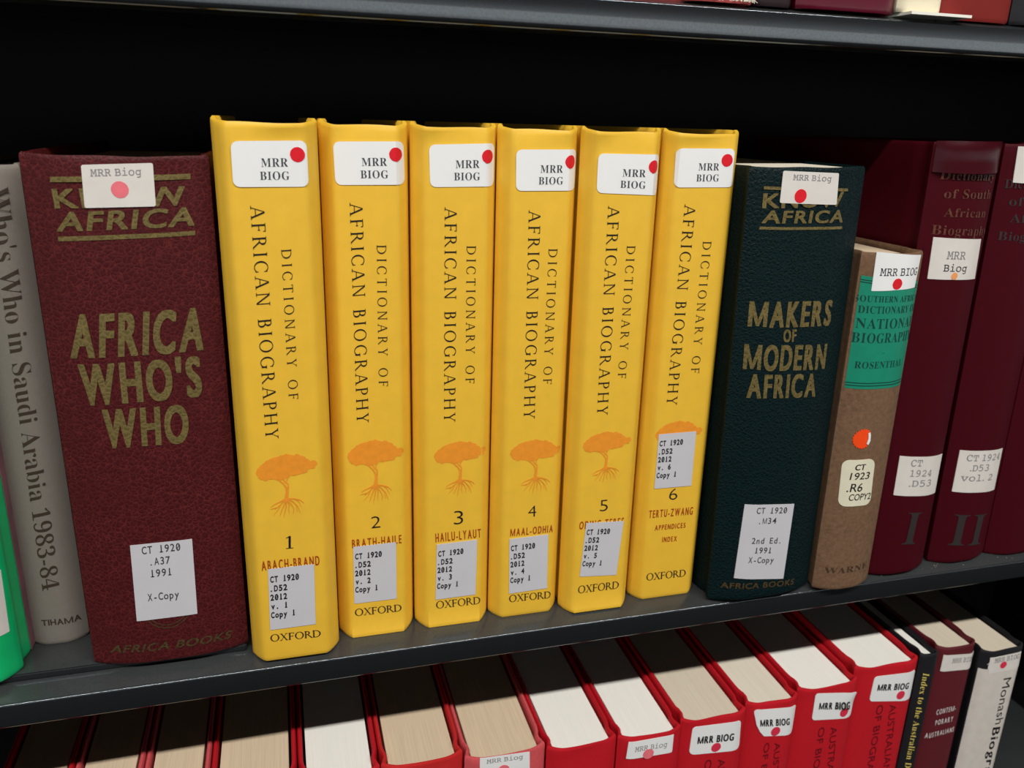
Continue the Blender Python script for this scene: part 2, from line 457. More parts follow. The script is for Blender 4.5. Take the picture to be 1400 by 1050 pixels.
TREE_CANOPY = [(135,290),(148,252),(165,235),(180,215),(215,200),(240,165),(275,160),(310,145),(350,132),(400,120),(440,118),(470,106),(500,122),(530,130),(570,122),(605,128),(640,146),(660,150),(680,178),(712,192),(726,216),(748,202),(778,206),(802,232),(798,258),(772,270),(768,292),(738,298),(720,290),(692,306),(690,332),(650,334),(610,340),(590,350),(545,356),(500,346),(480,360),(462,385),(440,372),(415,392),(380,388),(345,370),(310,376),(270,374),(232,392),(205,372),(178,366),(160,348),(145,322)]
TREE_STROKES = [([(300,358),(380,392),(430,440),(458,490)],13,20),([(492,352),(466,385),(455,420)],12,12),([(428,385),(440,415),(474,440),(476,490),(462,530)],12,14),([(458,480),(462,530),(455,570),(452,612)],26,42),
 ([(450,600),(390,630),(320,655),(275,686)],20,4),([(450,610),(400,650),(350,690),(318,716)],16,4),([(395,655),(355,720),(300,780)],9,3),([(452,610),(420,680),(395,730),(372,792)],15,3),([(455,610),(445,690),(430,750),(415,815)],13,3),([(458,610),(480,680),(470,730),(480,770)],13,3),([(458,612),(510,680),(530,730),(520,780)],12,3),([(460,608),(520,640),(575,700),(600,780)],13,3),([(460,605),(540,612),(600,630),(645,670)],18,4),([(540,612),(590,650),(612,712)],9,3),([(350,690),(300,700),(268,706)],6,3),([(520,640),(560,690),(566,760)],8,3)]
def tree_polys(c):
    tl, tr, bl = c
    a = (tr[0] - tl[0], tr[1] - tl[1]); b = (bl[0] - tl[0], bl[1] - tl[1])
    # tl/tr: tips of the crown at crown height y=250; bl: lowest roots y=810
    def P(x, y):
        s = (x - 135) / (802 - 135); t = (y - 262) / (815 - 262)
        return (tl[0] + a[0] * s + b[0] * t, tl[1] + a[1] * s + b[1] * t)
    rnd = random.Random(3); pts = []
    n = len(TREE_CANOPY)
    for i in range(n):
        p, q2 = TREE_CANOPY[i], TREE_CANOPY[(i + 1) % n]
        for k in range(3):
            f = k / 3
            pts.append((p[0] + (q2[0] - p[0]) * f + rnd.uniform(-5, 5), p[1] + (q2[1] - p[1]) * f + rnd.uniform(-5, 5)))
    out = [([P(*p) for p in pts], [tuple(t) for t in tessellate_polygon([[Vector((p[0], p[1], 0)) for p in pts]])])]
    for line, w0, w1 in TREE_STROKES:
        vs, fs = [], []
        m = len(line)
        for i, p in enumerate(line):
            p0 = line[max(0, i - 1)]; p1 = line[min(m - 1, i + 1)]
            d = Vector((p1[0] - p0[0], p1[1] - p0[1])); d.normalize()
            w = (w0 + (w1 - w0) * i / (m - 1)) / 2
            vs += [P(p[0] - d.y * w, p[1] + d.x * w), P(p[0] + d.y * w, p[1] - d.x * w)]
            if i: fs.append((2 * i - 2, 2 * i - 1, 2 * i + 1, 2 * i))
        k = len(out)
        out.append(([p + (k,) for p in vs], fs))
    return out

# ------------------------------------------------------------------ a hardcover book
def section(B, n=22):
    """outer and inner outline of the binding seen from above, fore edge of the left board round to the right one"""
    W, D, b = B['W'] / 2, B['D'], B['b']
    T = min(.0028, W * .3)
    ear = .0012 if B.get('ear') else .0
    side = [(D, 0), (D * .6, 0), (b + .016, 0), (b + .0115, .0004), (b + .0085, .0014), (b + .0055, .0016), (b + .0030, .0007), (b + .0012, .0001)]
    out, inn = [], []
    for y, dip in side:
        out.append((-W + dip, y)); inn.append((-W + T + dip * .9, y))
    for i in range(n + 1):
        u = -1 + 2 * i / n
        u = math.copysign(abs(u) ** .8, u)
        x = u * W
        out.append((x, spine(B, x)))
        inn.append((max(-W + T, min(W - T, x * (1 - .0016 / W))), spine(B, x) + (.0016 if abs(u) < .97 else .0022)))
    for y, dip in reversed(side):
        out.append((W - dip, y)); inn.append((W - T - dip * .9, y))
    return out, inn
def make_book(B, idx):
    root = thing(B['name'], B['label'], B['cat'], B['o'], B.get('group'))
    root.rotation_euler = (Matrix.Rotation(math.radians(B.get('yaw', 0)), 3, 'Z') @ Matrix.Rotation(math.radians(B.get('lean', 0)), 3, 'Y')).to_euler()
    H, W = B['H'], B['W'] / 2
    out, inn = section(B)
    m = len(out)
    rnd = random.Random(idx * 13 + 5)
    bm = bmesh.new()
    zs = [(0, .30), (.0009, .06), (.0022, 0), (.006, 0), (.012, 0)] + [(H * k / 8, 0) for k in range(1, 8)] + [(H - .012, 0), (H - .005, 0), (H - .002, 0), (H - .0009, .06), (H, .30)]
    rings = []
    ph = rnd.uniform(0, 6)
    for zi, (z, e) in enumerate(zs):
        ro, ri = [], []
        for (ox, oy), (ix, iy) in zip(out, inn):
            dz = 0.0; fy = 0.0
            frac = max(0.0, 1 - (oy / (B['b'] + .004)))            # 1 on the spine, 0 on the boards
            if frac > 0 and abs(ox) < W:
                if z > H - .003: dz = frac * (.0002 * math.sin(ox * 190 + ph) - .0003 - B.get('drop', 0))
                if z < .0007: dz = 0
                if B.get('flare') and z < .007: fy = -B['flare'] * frac * (1 - z / .007)
                if z > H - .014: fy += frac * .0003 * (1 + math.sin((H - z) * 420 + ox * 90 + ph))
            ro.append(bm.verts.new((ox + (ix - ox) * e, oy + (iy - oy) * e + fy, z + dz)))
            ri.append(bm.verts.new((ix + (ox - ix) * e, iy + (oy - iy) * e + fy, z + dz)))
        rings.append((ro, ri))
    for (ao, ai), (bo, bi) in zip(rings, rings[1:]):
        for i in range(m - 1):
            bm.faces.new((ao[i], ao[i + 1], bo[i + 1], bo[i]))
            bm.faces.new((ai[i + 1], ai[i], bi[i], bi[i + 1]))
        bm.faces.new((ai[0], ao[0], bo[0], bi[0])); bm.faces.new((ao[-1], ai[-1], bi[-1], bo[-1]))
    for ro, ri, flip in ((rings[0][0], rings[0][1], 0), (rings[-1][0], rings[-1][1], 1)):
        for i in range(m - 1):
            q = (ro[i], ri[i], ri[i + 1], ro[i + 1])
            bm.faces.new(q[::-1] if flip else q)
    bmesh.ops.recalc_face_normals(bm, faces=bm.faces[:])
    bm_object('cover', bm, B['mat'], root, 40)
    # page block with a spine-following front and a hollowed fore edge
    T = min(.0028, W * .3) + .0002
    px = W - T - .0014 if W > .006 else W - T
    n = 14
    fro = [(-px + 2 * px * i / n, spine(B, (-px + 2 * px * i / n) * .98) + .0022) for i in range(n + 1)]
    bak = [(px - 2 * px * i / n, B['D'] - .004 - .004 * (1 - (1 - 2 * i / n) ** 2)) for i in range(n + 1)]
    loop = fro + bak
    bm = bmesh.new()
    lo = [bm.verts.new((x, y, .0032)) for x, y in loop]; hi = [bm.verts.new((x, y, H - B.get('inset', .0032))) for x, y in loop]
    L = len(loop)
    for i in range(L):
        bm.faces.new((lo[i], lo[(i + 1) % L], hi[(i + 1) % L], hi[i]))
    for i in range(n):
        bm.faces.new((hi[i], hi[i + 1], hi[L - 2 - i], hi[L - 1 - i])); bm.faces.new((lo[i + 1], lo[i], lo[L - 1 - i], lo[L - 2 - i]))
    bmesh.ops.recalc_face_normals(bm, faces=bm.faces[:])
    bm_object('page_block', bm, B['pages'], root, 30)
    if B.get('headband'):
        bm = bmesh.new()
        k = int(2 * px / .0019)
        for i in range(k):
            x = -px + .001 + (2 * px - .002) * i / (k - 1)
            mt = Matrix.Translation((x, spine(B, x) + .0030, H - .0030)) @ Matrix.Diagonal((1, 1.5, .8, 1))
            bmesh.ops.create_uvsphere(bm, u_segments=8, v_segments=6, radius=.0006, matrix=mt)
        bm_object('headband', bm, B['headband'], root, 60)
    if B.get('panel'):
        bm = bmesh.new(); add_box(bm, (W, B['b'] + .014, .001), (W + .0003, B['D'], H - .001))
        bm_object('jacket_panel', bm, B['panel'], root, 0)
    if B.get('flap'):
        # strip of spine cloth at the head that has come loose along its lower edge
        bm = bmesh.new(); rows = []
        for j in range(11):
            k = j / 10; z = H + .0006 - .0160 * k
            rows.append([bm.verts.new((x, spine(B, x) - .0005 - (.0014 * math.sin(min(1, k * 3) * 1.57) + .0012 * max(0, k - .6) * 2.5) * (1 - (x / W) ** 6), z - .0007 * (1 - (x / W) ** 2) * k)) for x in [(-1 + 2 * i / 20) * (W - .0006) for i in range(21)]])
        for a, b2 in zip(rows, rows[1:]):
            for i in range(20): bm.faces.new((a[i], b2[i], b2[i + 1], a[i + 1]))
        r = bmesh.ops.solidify(bm, geom=bm.faces[:], thickness=.0006)
        bmesh.ops.recalc_face_normals(bm, faces=bm.faces[:])
        bm_object('loose_headcap', bm, 'maroon_glossy', root, 60)
    if B.get('fray'):
        bm = bmesh.new()
        for i in range(70):
            x = rnd.uniform(-W, W); y = spine(B, x) - .0006; ln = rnd.uniform(.0015, .0045); dx = rnd.uniform(-.0028, .0028); w = .00022
            p = [(x, y, ln), (x + dx * .5, y - .0010, ln * .5), (x + dx, y - .0016 - rnd.uniform(0, .0008), rnd.uniform(.0002, .0009))]
            prev = None
            for q in p:
                ring = [bm.verts.new((q[0] + w * math.cos(k * 2.094), q[1] + w * math.sin(k * 2.094), q[2])) for k in range(3)]
                if prev:
                    for k in range(3): bm.faces.new((prev[k], prev[(k + 1) % 3], ring[(k + 1) % 3], ring[k]))
                prev = ring
        o = bm_object('frayed_threads', bm, 'paper_sheet', root, 60)
    texts = {}
    for d in B['dec']:
        if d[0] == 'text': texts.setdefault((d[1], d[-1]), []).append(text_poly(d[2], d[3], d[4], d[5], d[6]))
        elif d[0] == 'quad' and d[1] == 'gilt_rule':
            decal(d[1], B, root, [([tuple(p) for p in d[2]], [(0, 1, 2, 3)])], d[3], .00024)
        elif d[0] == 'quad' and d[1] not in ('title_panel', 'white_jacket_panel'):
            texts.setdefault((d[1], d[-1]), []).append(([tuple(p) for p in d[2]], [(0, 1, 2, 3)]))
        elif d[0] == 'quad':
            decal(d[1], B, root, [([tuple(p) for p in d[2]], [(0, 1, 2, 3)])], d[3], .00014, .0001, None, .0015)
        elif d[0] == 'sticker': sticker(B, root, d[1], d[2], d[3], d[4], d[5], d[6])
        elif d[0] == 'tree': decal(d[1], B, root, tree_polys(d[2]), d[3], .00016)
        elif d[0] == 'ring':
            c, r, w = d[2], d[3], d[4]; polys = []
            for rr in (r, r - .0016):
                o_, i_ = disc(c, rr, 40), disc(c, rr - w, 40)
                polys.append((o_ + i_, [(k, (k + 1) % 40, 40 + (k + 1) % 40, 40 + k) for k in range(40)]))
            decal(d[1], B, root, polys, d[5], .0002)
        elif d[0] == 'star':
            c, r = d[2], d[3]
            pts = [(c[0] + r * (1 if i % 2 else .88) * math.cos(2 * math.pi * i / 44), c[1] + r * (1 if i % 2 else .88) * math.sin(2 * math.pi * i / 44)) for i in range(44)]
            cut = c[0] + r * .62
            st = decal(d[1], B, root, [([(min(p[0], cut), p[1]) for p in pts], [tuple(range(44))])], d[4], .00035, .0002)
            fold = [(cut, c[1] + r * .62), (cut - r * .18, c[1] + r * .5), (cut - r * .10, c[1]), (cut - r * .2, c[1] - r * .5), (cut, c[1] - r * .6), (cut + r * .14, c[1] - r * .2), (cut + r * .1, c[1] + r * .3)]
            decal('folded_edge', B, st, [(fold, [tuple(range(7))])], 'sticker_white', .0008, .0003)
    for (nm, mt), polys in texts.items():
        decal(nm, B, root, polys, mt, .00024)
    return root

# ------------------------------------------------------------------ data: books, measured in metres
BOOKS = [
{'name': 'hardcover_book', 'label': 'yellow hardcover numbered 1 in black on its spine, first of six from the left', 'cat': 'book', 'group': 'yellow reference volumes on the middle shelf', 'o': (-0.0035, 0.0019, 0.0001), 'W': 0.0434, 'H': 0.2634, 'D': 0.19, 'b': 0.0078, 'f': 0.0155, 'p': 1.3, 'mat': 'yellow_paper', 'drop': 0.0019, 'pages': 'page_cream', 'flare': 0.0, 'dec': [('text', 'title_lettering', 'roman', 'AFRICAN BIOGRAPHY', (-0.00781, 0.22725), (-0.00798, 0.12034), (-0.00211, 0.22756), 'ink_black'), ('text', 'title_lettering', 'romanw', 'DICTIONARY OF', (0.00389, 0.20845), (0.00341, 0.13936), (0.00807, 0.20871), 'ink_black'), ('tree', 'tree_emblem', [(-0.01335, 0.10531), (0.01476, 0.10539), (-0.01402, 0.07953)], 'ink_orange'), ('text', 'volume_number', 'numeral', '1', (-0.0021, 0.06276), (0.00135, 0.06274), (-0.00174, 0.06949), 'ink_black'), ('text', 'entry_range_lettering', 'cond', 'ABACH-BRAND', (-0.01407, 0.05221), (0.01346, 0.05187), (-0.01408, 0.05745), 'ink_rust'), ('text', 'publisher_lettering', 'romanb', 'OXFORD', (-0.01239, 0.01152), (0.01222, 0.01058), (-0.01233, 0.01558), 'ink_black'), ('sticker', 'location_label', [(-0.01389, 0.25345), (0.01683, 0.25432), (0.01694, 0.23525), (-0.01406, 0.23489)], 0.0028, 'sticker_white', [('ftext', 'label_lettering', 'serifb', 'MRR', 0.38, 0.735, 0.56, 0.185, 'ink_grey'), ('ftext', 'label_lettering', 'serifb', 'BIOG', 0.355, 0.745, 0.845, 0.185, 'ink_grey'), ('fdot', 'colour_dot', 0.868, 0.3, 0.0031, 'dot_red')], {}), ('sticker', 'call_number_label', [(-0.0112, 0.05264), (0.0108, 0.05263), (0.01008, 0.01837), (-0.01216, 0.01833)], 0.0002, 'sticker_grey', [('ftext', 'label_lettering', 'tsansb', 'CT 1920', 0.04, 0.66, 0.215, 0.093, 'ink_black'), ('ftext', 'label_lettering', 'tsansb', '.D52', 0.04, 0.4, 0.365, 0.093, 'ink_black'), ('ftext', 'label_lettering', 'tsansb', '2012', 0.03, 0.39, 0.51, 0.093, 'ink_black'), ('ftext', 'label_lettering', 'tsansb', 'v. 1', 0.04, 0.39, 0.655, 0.093, 'ink_black'), ('ftext', 'label_lettering', 'tsansb', 'Copy 1', 0.03, 0.55, 0.8, 0.093, 'ink_black')], {})]},
{'name': 'hardcover_book', 'label': 'yellow hardcover numbered 2 in black on its spine, second of six from the left', 'cat': 'book', 'group': 'yellow reference volumes on the middle shelf', 'o': (0.0392, 0.0135, 0.0001), 'W': 0.0398, 'H': 0.2634, 'D': 0.19, 'b': 0.0078, 'f': 0.0137, 'p': 1.3, 'mat': 'yellow_paper', 'drop': 0.0019, 'pages': 'page_cream', 'flare': 0.0019, 'dec': [('text', 'title_lettering', 'roman', 'AFRICAN BIOGRAPHY', (-0.00779, 0.22745), (-0.00775, 0.12091), (-0.00206, 0.22778), 'ink_black'), ('text', 'title_lettering', 'romanw', 'DICTIONARY OF', (0.00392, 0.20819), (0.0034, 0.13951), (0.00831, 0.20814), 'ink_black'), ('tree', 'tree_emblem', [(-0.01289, 0.10504), (0.01528, 0.1033), (-0.01272, 0.07746)], 'ink_orange'), ('text', 'volume_number', 'numeral', '2', (-0.00225, 0.06308), (0.00243, 0.06297), (-0.00208, 0.06994), 'ink_black'), ('text', 'entry_range_lettering', 'cond', 'BRATH-HAILE', (-0.01223, 0.0529), (0.01326, 0.05279), (-0.01226, 0.05775), 'ink_rust'), ('text', 'publisher_lettering', 'romanb', 'OXFORD', (-0.01199, 0.01242), (0.01268, 0.01187), (-0.01205, 0.01667), 'ink_black'), ('sticker', 'location_label', [(-0.01424, 0.25385), (0.01752, 0.25455), (0.01806, 0.23553), (-0.01379, 0.23517)], 0.0028, 'sticker_white', [('ftext', 'label_lettering', 'serifb', 'MRR', 0.38, 0.735, 0.56, 0.185, 'ink_grey'), ('ftext', 'label_lettering', 'serifb', 'BIOG', 0.355, 0.745, 0.845, 0.185, 'ink_grey'), ('fdot', 'colour_dot', 0.868, 0.3, 0.0031, 'dot_red')], {}), ('sticker', 'call_number_label', [(-0.01173, 0.05344), (0.01036, 0.05357), (0.01017, 0.0199), (-0.01218, 0.02002)], 0.0002, 'sticker_grey', [('ftext', 'label_lettering', 'tsansb', 'CT 1920', 0.04, 0.66, 0.215, 0.093, 'ink_black'), ('ftext', 'label_lettering', 'tsansb', '.D52', 0.04, 0.4, 0.365, 0.093, 'ink_black'), ('ftext', 'label_lettering', 'tsansb', '2012', 0.03, 0.39, 0.51, 0.093, 'ink_black'), ('ftext', 'label_lettering', 'tsansb', 'v. 2', 0.04, 0.39, 0.655, 0.093, 'ink_black'), ('ftext', 'label_lettering', 'tsansb', 'Copy 1', 0.03, 0.55, 0.8, 0.093, 'ink_black')], {})]},
{'name': 'hardcover_book', 'label': 'yellow hardcover numbered 3 in black on its spine, third of six from the left', 'cat': 'book', 'group': 'yellow reference volumes on the middle shelf', 'o': (0.0806, 0.0133, 0.0001), 'W': 0.0409, 'H': 0.2634, 'D': 0.19, 'b': 0.0078, 'f': 0.01425, 'p': 1.3, 'mat': 'yellow_paper', 'drop': 0.0019, 'pages': 'page_cream', 'flare': 0.0019, 'dec': [('text', 'title_lettering', 'roman', 'AFRICAN BIOGRAPHY', (-0.00554, 0.22552), (-0.00572, 0.11836), (0.0002, 0.22552), 'ink_black'), ('text', 'title_lettering', 'romanw', 'DICTIONARY OF', (0.00512, 0.20736), (0.00526, 0.13851), (0.0096, 0.20731), 'ink_black'), ('tree', 'tree_emblem', [(-0.01082, 0.10141), (0.01698, 0.10042), (-0.0103, 0.07714)], 'ink_orange'), ('text', 'volume_number', 'numeral', '3', (-0.00032, 0.06038), (0.00463, 0.06025), (-0.00037, 0.06851), 'ink_black'), ('text', 'entry_range_lettering', 'cond', 'HAILU-LYAUT', (-0.01014, 0.05116), (0.01459, 0.05118), (-0.01033, 0.05637), 'ink_rust'), ('text', 'publisher_lettering', 'romanb', 'OXFORD', (-0.00981, 0.01056), (0.01487, 0.01015), (-0.01, 0.01515), 'ink_black'), ('sticker', 'location_label', [(-0.01291, 0.25336), (0.01925, 0.25457), (0.01925, 0.23504), (-0.01241, 0.23454)], 0.0028, 'sticker_white', [('ftext', 'label_lettering', 'serifb', 'MRR', 0.38, 0.735, 0.56, 0.185, 'ink_grey'), ('ftext', 'label_lettering', 'serifb', 'BIOG', 0.355, 0.745, 0.845, 0.185, 'ink_grey'), ('fdot', 'colour_dot', 0.868, 0.3, 0.0031, 'dot_red')], {}), ('sticker', 'call_number_label', [(-0.00956, 0.04962), (0.01251, 0.04994), (0.01199, 0.01639), (-0.01024, 0.01633)], 0.0002, 'sticker_grey', [('ftext', 'label_lettering', 'tsansb', 'CT 1920', 0.04, 0.66, 0.215, 0.093, 'ink_black'), ('ftext', 'label_lettering', 'tsansb', '.D52', 0.04, 0.4, 0.365, 0.093, 'ink_black'), ('ftext', 'label_lettering', 'tsansb', '2012', 0.03, 0.39, 0.51, 0.093, 'ink_black'), ('ftext', 'label_lettering', 'tsansb', 'v. 3', 0.04, 0.39, 0.655, 0.093, 'ink_black'), ('ftext', 'label_lettering', 'tsansb', 'Copy 1', 0.03, 0.55, 0.8, 0.093, 'ink_black')], {})]},
{'name': 'hardcover_book', 'label': 'yellow hardcover numbered 4 in black on its spine, fourth of six from the left', 'cat': 'book', 'group': 'yellow reference volumes on the middle shelf', 'o': (0.1215, 0.012, 0.0001), 'W': 0.04, 'H': 0.2634, 'D': 0.19, 'b': 0.0078, 'f': 0.0138, 'p': 1.3, 'mat': 'yellow_paper', 'drop': 0.0019, 'pages': 'page_cream', 'flare': 0.0, 'dec': [('text', 'title_lettering', 'roman', 'AFRICAN BIOGRAPHY', (-0.00578, 0.22428), (-0.00489, 0.11759), (0.0001, 0.22428), 'ink_black'), ('text', 'title_lettering', 'romanw', 'DICTIONARY OF', (0.00496, 0.20562), (0.00492, 0.13612), (0.00949, 0.20556), 'ink_black'), ('tree', 'tree_emblem', [(-0.0117, 0.10017), (0.0173, 0.09794), (-0.01084, 0.07576)], 'ink_orange'), ('text', 'volume_number', 'numeral', '4', (-0.00058, 0.06084), (0.00398, 0.06078), (-0.00082, 0.06784), 'ink_black'), ('text', 'entry_range_lettering', 'cond', 'MAAL-ODHIA', (-0.01036, 0.05051), (0.01384, 0.05035), (-0.01028, 0.05491), 'ink_rust'), ('text', 'publisher_lettering', 'romanb', 'OXFORD', (-0.00989, 0.00955), (0.0145, 0.00881), (-0.01001, 0.01399), 'ink_black'), ('sticker', 'location_label', [(-0.01292, 0.25197), (0.0188, 0.2526), (0.0188, 0.23346), (-0.01252, 0.23314)], 0.0028, 'sticker_white', [('ftext', 'label_lettering', 'serifb', 'MRR', 0.38, 0.735, 0.56, 0.185, 'ink_grey'), ('ftext', 'label_lettering', 'serifb', 'BIOG', 0.355, 0.745, 0.845, 0.185, 'ink_grey'), ('fdot', 'colour_dot', 0.868, 0.3, 0.0031, 'dot_red')], {}), ('sticker', 'call_number_label', [(-0.01081, 0.0488), (0.01131, 0.04917), (0.01199, 0.01547), (-0.01016, 0.01499)], 0.0002, 'sticker_grey', [('ftext', 'label_lettering', 'tsansb', 'CT 1920', 0.04, 0.66, 0.215, 0.093, 'ink_black'), ('ftext', 'label_lettering', 'tsansb', '.D52', 0.04, 0.4, 0.365, 0.093, 'ink_black'), ('ftext', 'label_lettering', 'tsansb', '2012', 0.03, 0.39, 0.51, 0.093, 'ink_black'), ('ftext', 'label_lettering', 'tsansb', 'v. 4', 0.04, 0.39, 0.655, 0.093, 'ink_black'), ('ftext', 'label_lettering', 'tsansb', 'Copy 1', 0.03, 0.55, 0.8, 0.093, 'ink_black')], {})]},
{'name': 'hardcover_book', 'label': 'yellow hardcover numbered 5 in black on its spine, fifth of six from the left', 'cat': 'book', 'group': 'yellow reference volumes on the middle shelf', 'o': (0.1629, 0.0084, 0.0001), 'W': 0.0416, 'H': 0.2634, 'D': 0.19, 'b': 0.0078, 'f': 0.0146, 'p': 1.3, 'mat': 'yellow_paper', 'drop': 0.0019, 'pages': 'page_cream', 'flare': 0.0019, 'dec': [('text', 'title_lettering', 'roman', 'AFRICAN BIOGRAPHY', (-0.00801, 0.22672), (-0.00717, 0.1181), (-0.00207, 0.22673), 'ink_black'), ('text', 'title_lettering', 'romanw', 'DICTIONARY OF', (0.00326, 0.20708), (0.00324, 0.1381), (0.00779, 0.20702), 'ink_black'), ('tree', 'tree_emblem', [(-0.01408, 0.10251), (0.01366, 0.10194), (-0.01319, 0.07911)], 'ink_orange'), ('text', 'volume_number', 'numeral', '5', (-0.00196, 0.06178), (0.00257, 0.06174), (-0.0022, 0.06887), 'ink_black'), ('text', 'entry_range_lettering', 'cond', 'ODING-TERES', (-0.0136, 0.05216), (0.01263, 0.05187), (-0.01343, 0.05682), 'ink_rust'), ('text', 'publisher_lettering', 'romanb', 'OXFORD', (-0.01206, 0.01178), (0.01263, 0.01163), (-0.01209, 0.01649), 'ink_black'), ('sticker', 'location_label', [(-0.01466, 0.25103), (0.01926, 0.25105), (0.0196, 0.23158), (-0.01454, 0.23271)], 0.0028, 'sticker_white', [('ftext', 'label_lettering', 'serifb', 'MRR', 0.38, 0.735, 0.56, 0.185, 'ink_grey'), ('ftext', 'label_lettering', 'serifb', 'BIOG', 0.355, 0.745, 0.845, 0.185, 'ink_grey'), ('fdot', 'colour_dot', 0.868, 0.3, 0.0031, 'dot_red')], {}), ('sticker', 'call_number_label', [(-0.00956, 0.0555), (0.01271, 0.05435), (0.01056, 0.0206), (-0.01164, 0.0225)], 0.0002, 'sticker_grey', [('ftext', 'label_lettering', 'tsansb', 'CT 1920', 0.04, 0.66, 0.215, 0.093, 'ink_black'), ('ftext', 'label_lettering', 'tsansb', '.D52', 0.04, 0.4, 0.365, 0.093, 'ink_black'), ('ftext', 'label_lettering', 'tsansb', '2012', 0.03, 0.39, 0.51, 0.093, 'ink_black'), ('ftext', 'label_lettering', 'tsansb', 'v. 5', 0.04, 0.39, 0.655, 0.093, 'ink_black'), ('ftext', 'label_lettering', 'tsansb', 'Copy 1', 0.03, 0.55, 0.8, 0.093, 'ink_black')], {})]},
{'name': 'hardcover_book', 'label': 'yellow hardcover numbered 6 in black on its spine, sixth of six from the left', 'cat': 'book', 'group': 'yellow reference volumes on the middle shelf', 'o': (0.2071, 0.011, 0.0001), 'W': 0.042, 'H': 0.2634, 'D': 0.19, 'b': 0.0078, 'f': 0.0148, 'p': 1.3, 'mat': 'yellow_paper', 'drop': 0.0019, 'pages': 'page_cream', 'flare': 0.0, 'dec': [('text', 'title_lettering', 'roman', 'AFRICAN BIOGRAPHY', (-0.00996, 0.22722), (-0.01022, 0.12016), (-0.00384, 0.22704), 'ink_black'), ('text', 'title_lettering', 'romanw', 'DICTIONARY OF', (0.00227, 0.20843), (0.00266, 0.1377), (0.00708, 0.20837), 'ink_black'), ('tree', 'tree_emblem', [(-0.01506, 0.10436), (0.01317, 0.10309), (-0.01447, 0.07911)], 'ink_orange'), ('text', 'volume_number', 'numeral', '6', (-0.00339, 0.06299), (0.00161, 0.06293), (-0.00362, 0.07025), 'ink_black'), ('text', 'entry_range_lettering', 'cond', 'TERTU-ZWANG', (-0.01506, 0.05299), (0.01238, 0.05235), (-0.01506, 0.05779), 'ink_rust'), ('text', 'entry_range_lettering', 'cond', 'APPENDICES', (-0.01061, 0.04471), (0.00854, 0.04438), (-0.01062, 0.04795), 'ink_rust'), ('text', 'entry_range_lettering', 'cond', 'INDEX', (-0.00532, 0.03661), (0.00395, 0.03626), (-0.00539, 0.03991), 'ink_rust'), ('text', 'publisher_lettering', 'romanb', 'OXFORD', (-0.01316, 0.0126), (0.01195, 0.01212), (-0.01331, 0.01719), 'ink_black'), ('sticker', 'location_label', [(-0.01656, 0.25407), (0.0151, 0.25449), (0.0161, 0.23563), (-0.01632, 0.23533)], 0.0028, 'sticker_white', [('ftext', 'label_lettering', 'serifb', 'MRR', 0.38, 0.735, 0.56, 0.185, 'ink_grey'), ('ftext', 'label_lettering', 'serifb', 'BIOG', 0.355, 0.745, 0.845, 0.185, 'ink_grey'), ('fdot', 'colour_dot', 0.868, 0.3, 0.0031, 'dot_red')], {}), ('sticker', 'call_number_label', [(-0.01325, 0.10354), (0.00938, 0.10364), (0.00971, 0.07066), (-0.01319, 0.07097)], 0.0002, 'sticker_grey', [('ftext', 'label_lettering', 'tsansb', 'CT 1920', 0.04, 0.66, 0.215, 0.093, 'ink_black'), ('ftext', 'label_lettering', 'tsansb', '.D52', 0.04, 0.4, 0.365, 0.093, 'ink_black'), ('ftext', 'label_lettering', 'tsansb', '2012', 0.03, 0.39, 0.51, 0.093, 'ink_black'), ('ftext', 'label_lettering', 'tsansb', 'v. 6', 0.04, 0.39, 0.655, 0.093, 'ink_black'), ('ftext', 'label_lettering', 'tsansb', 'Copy 1', 0.03, 0.55, 0.8, 0.093, 'ink_black')], {})]},
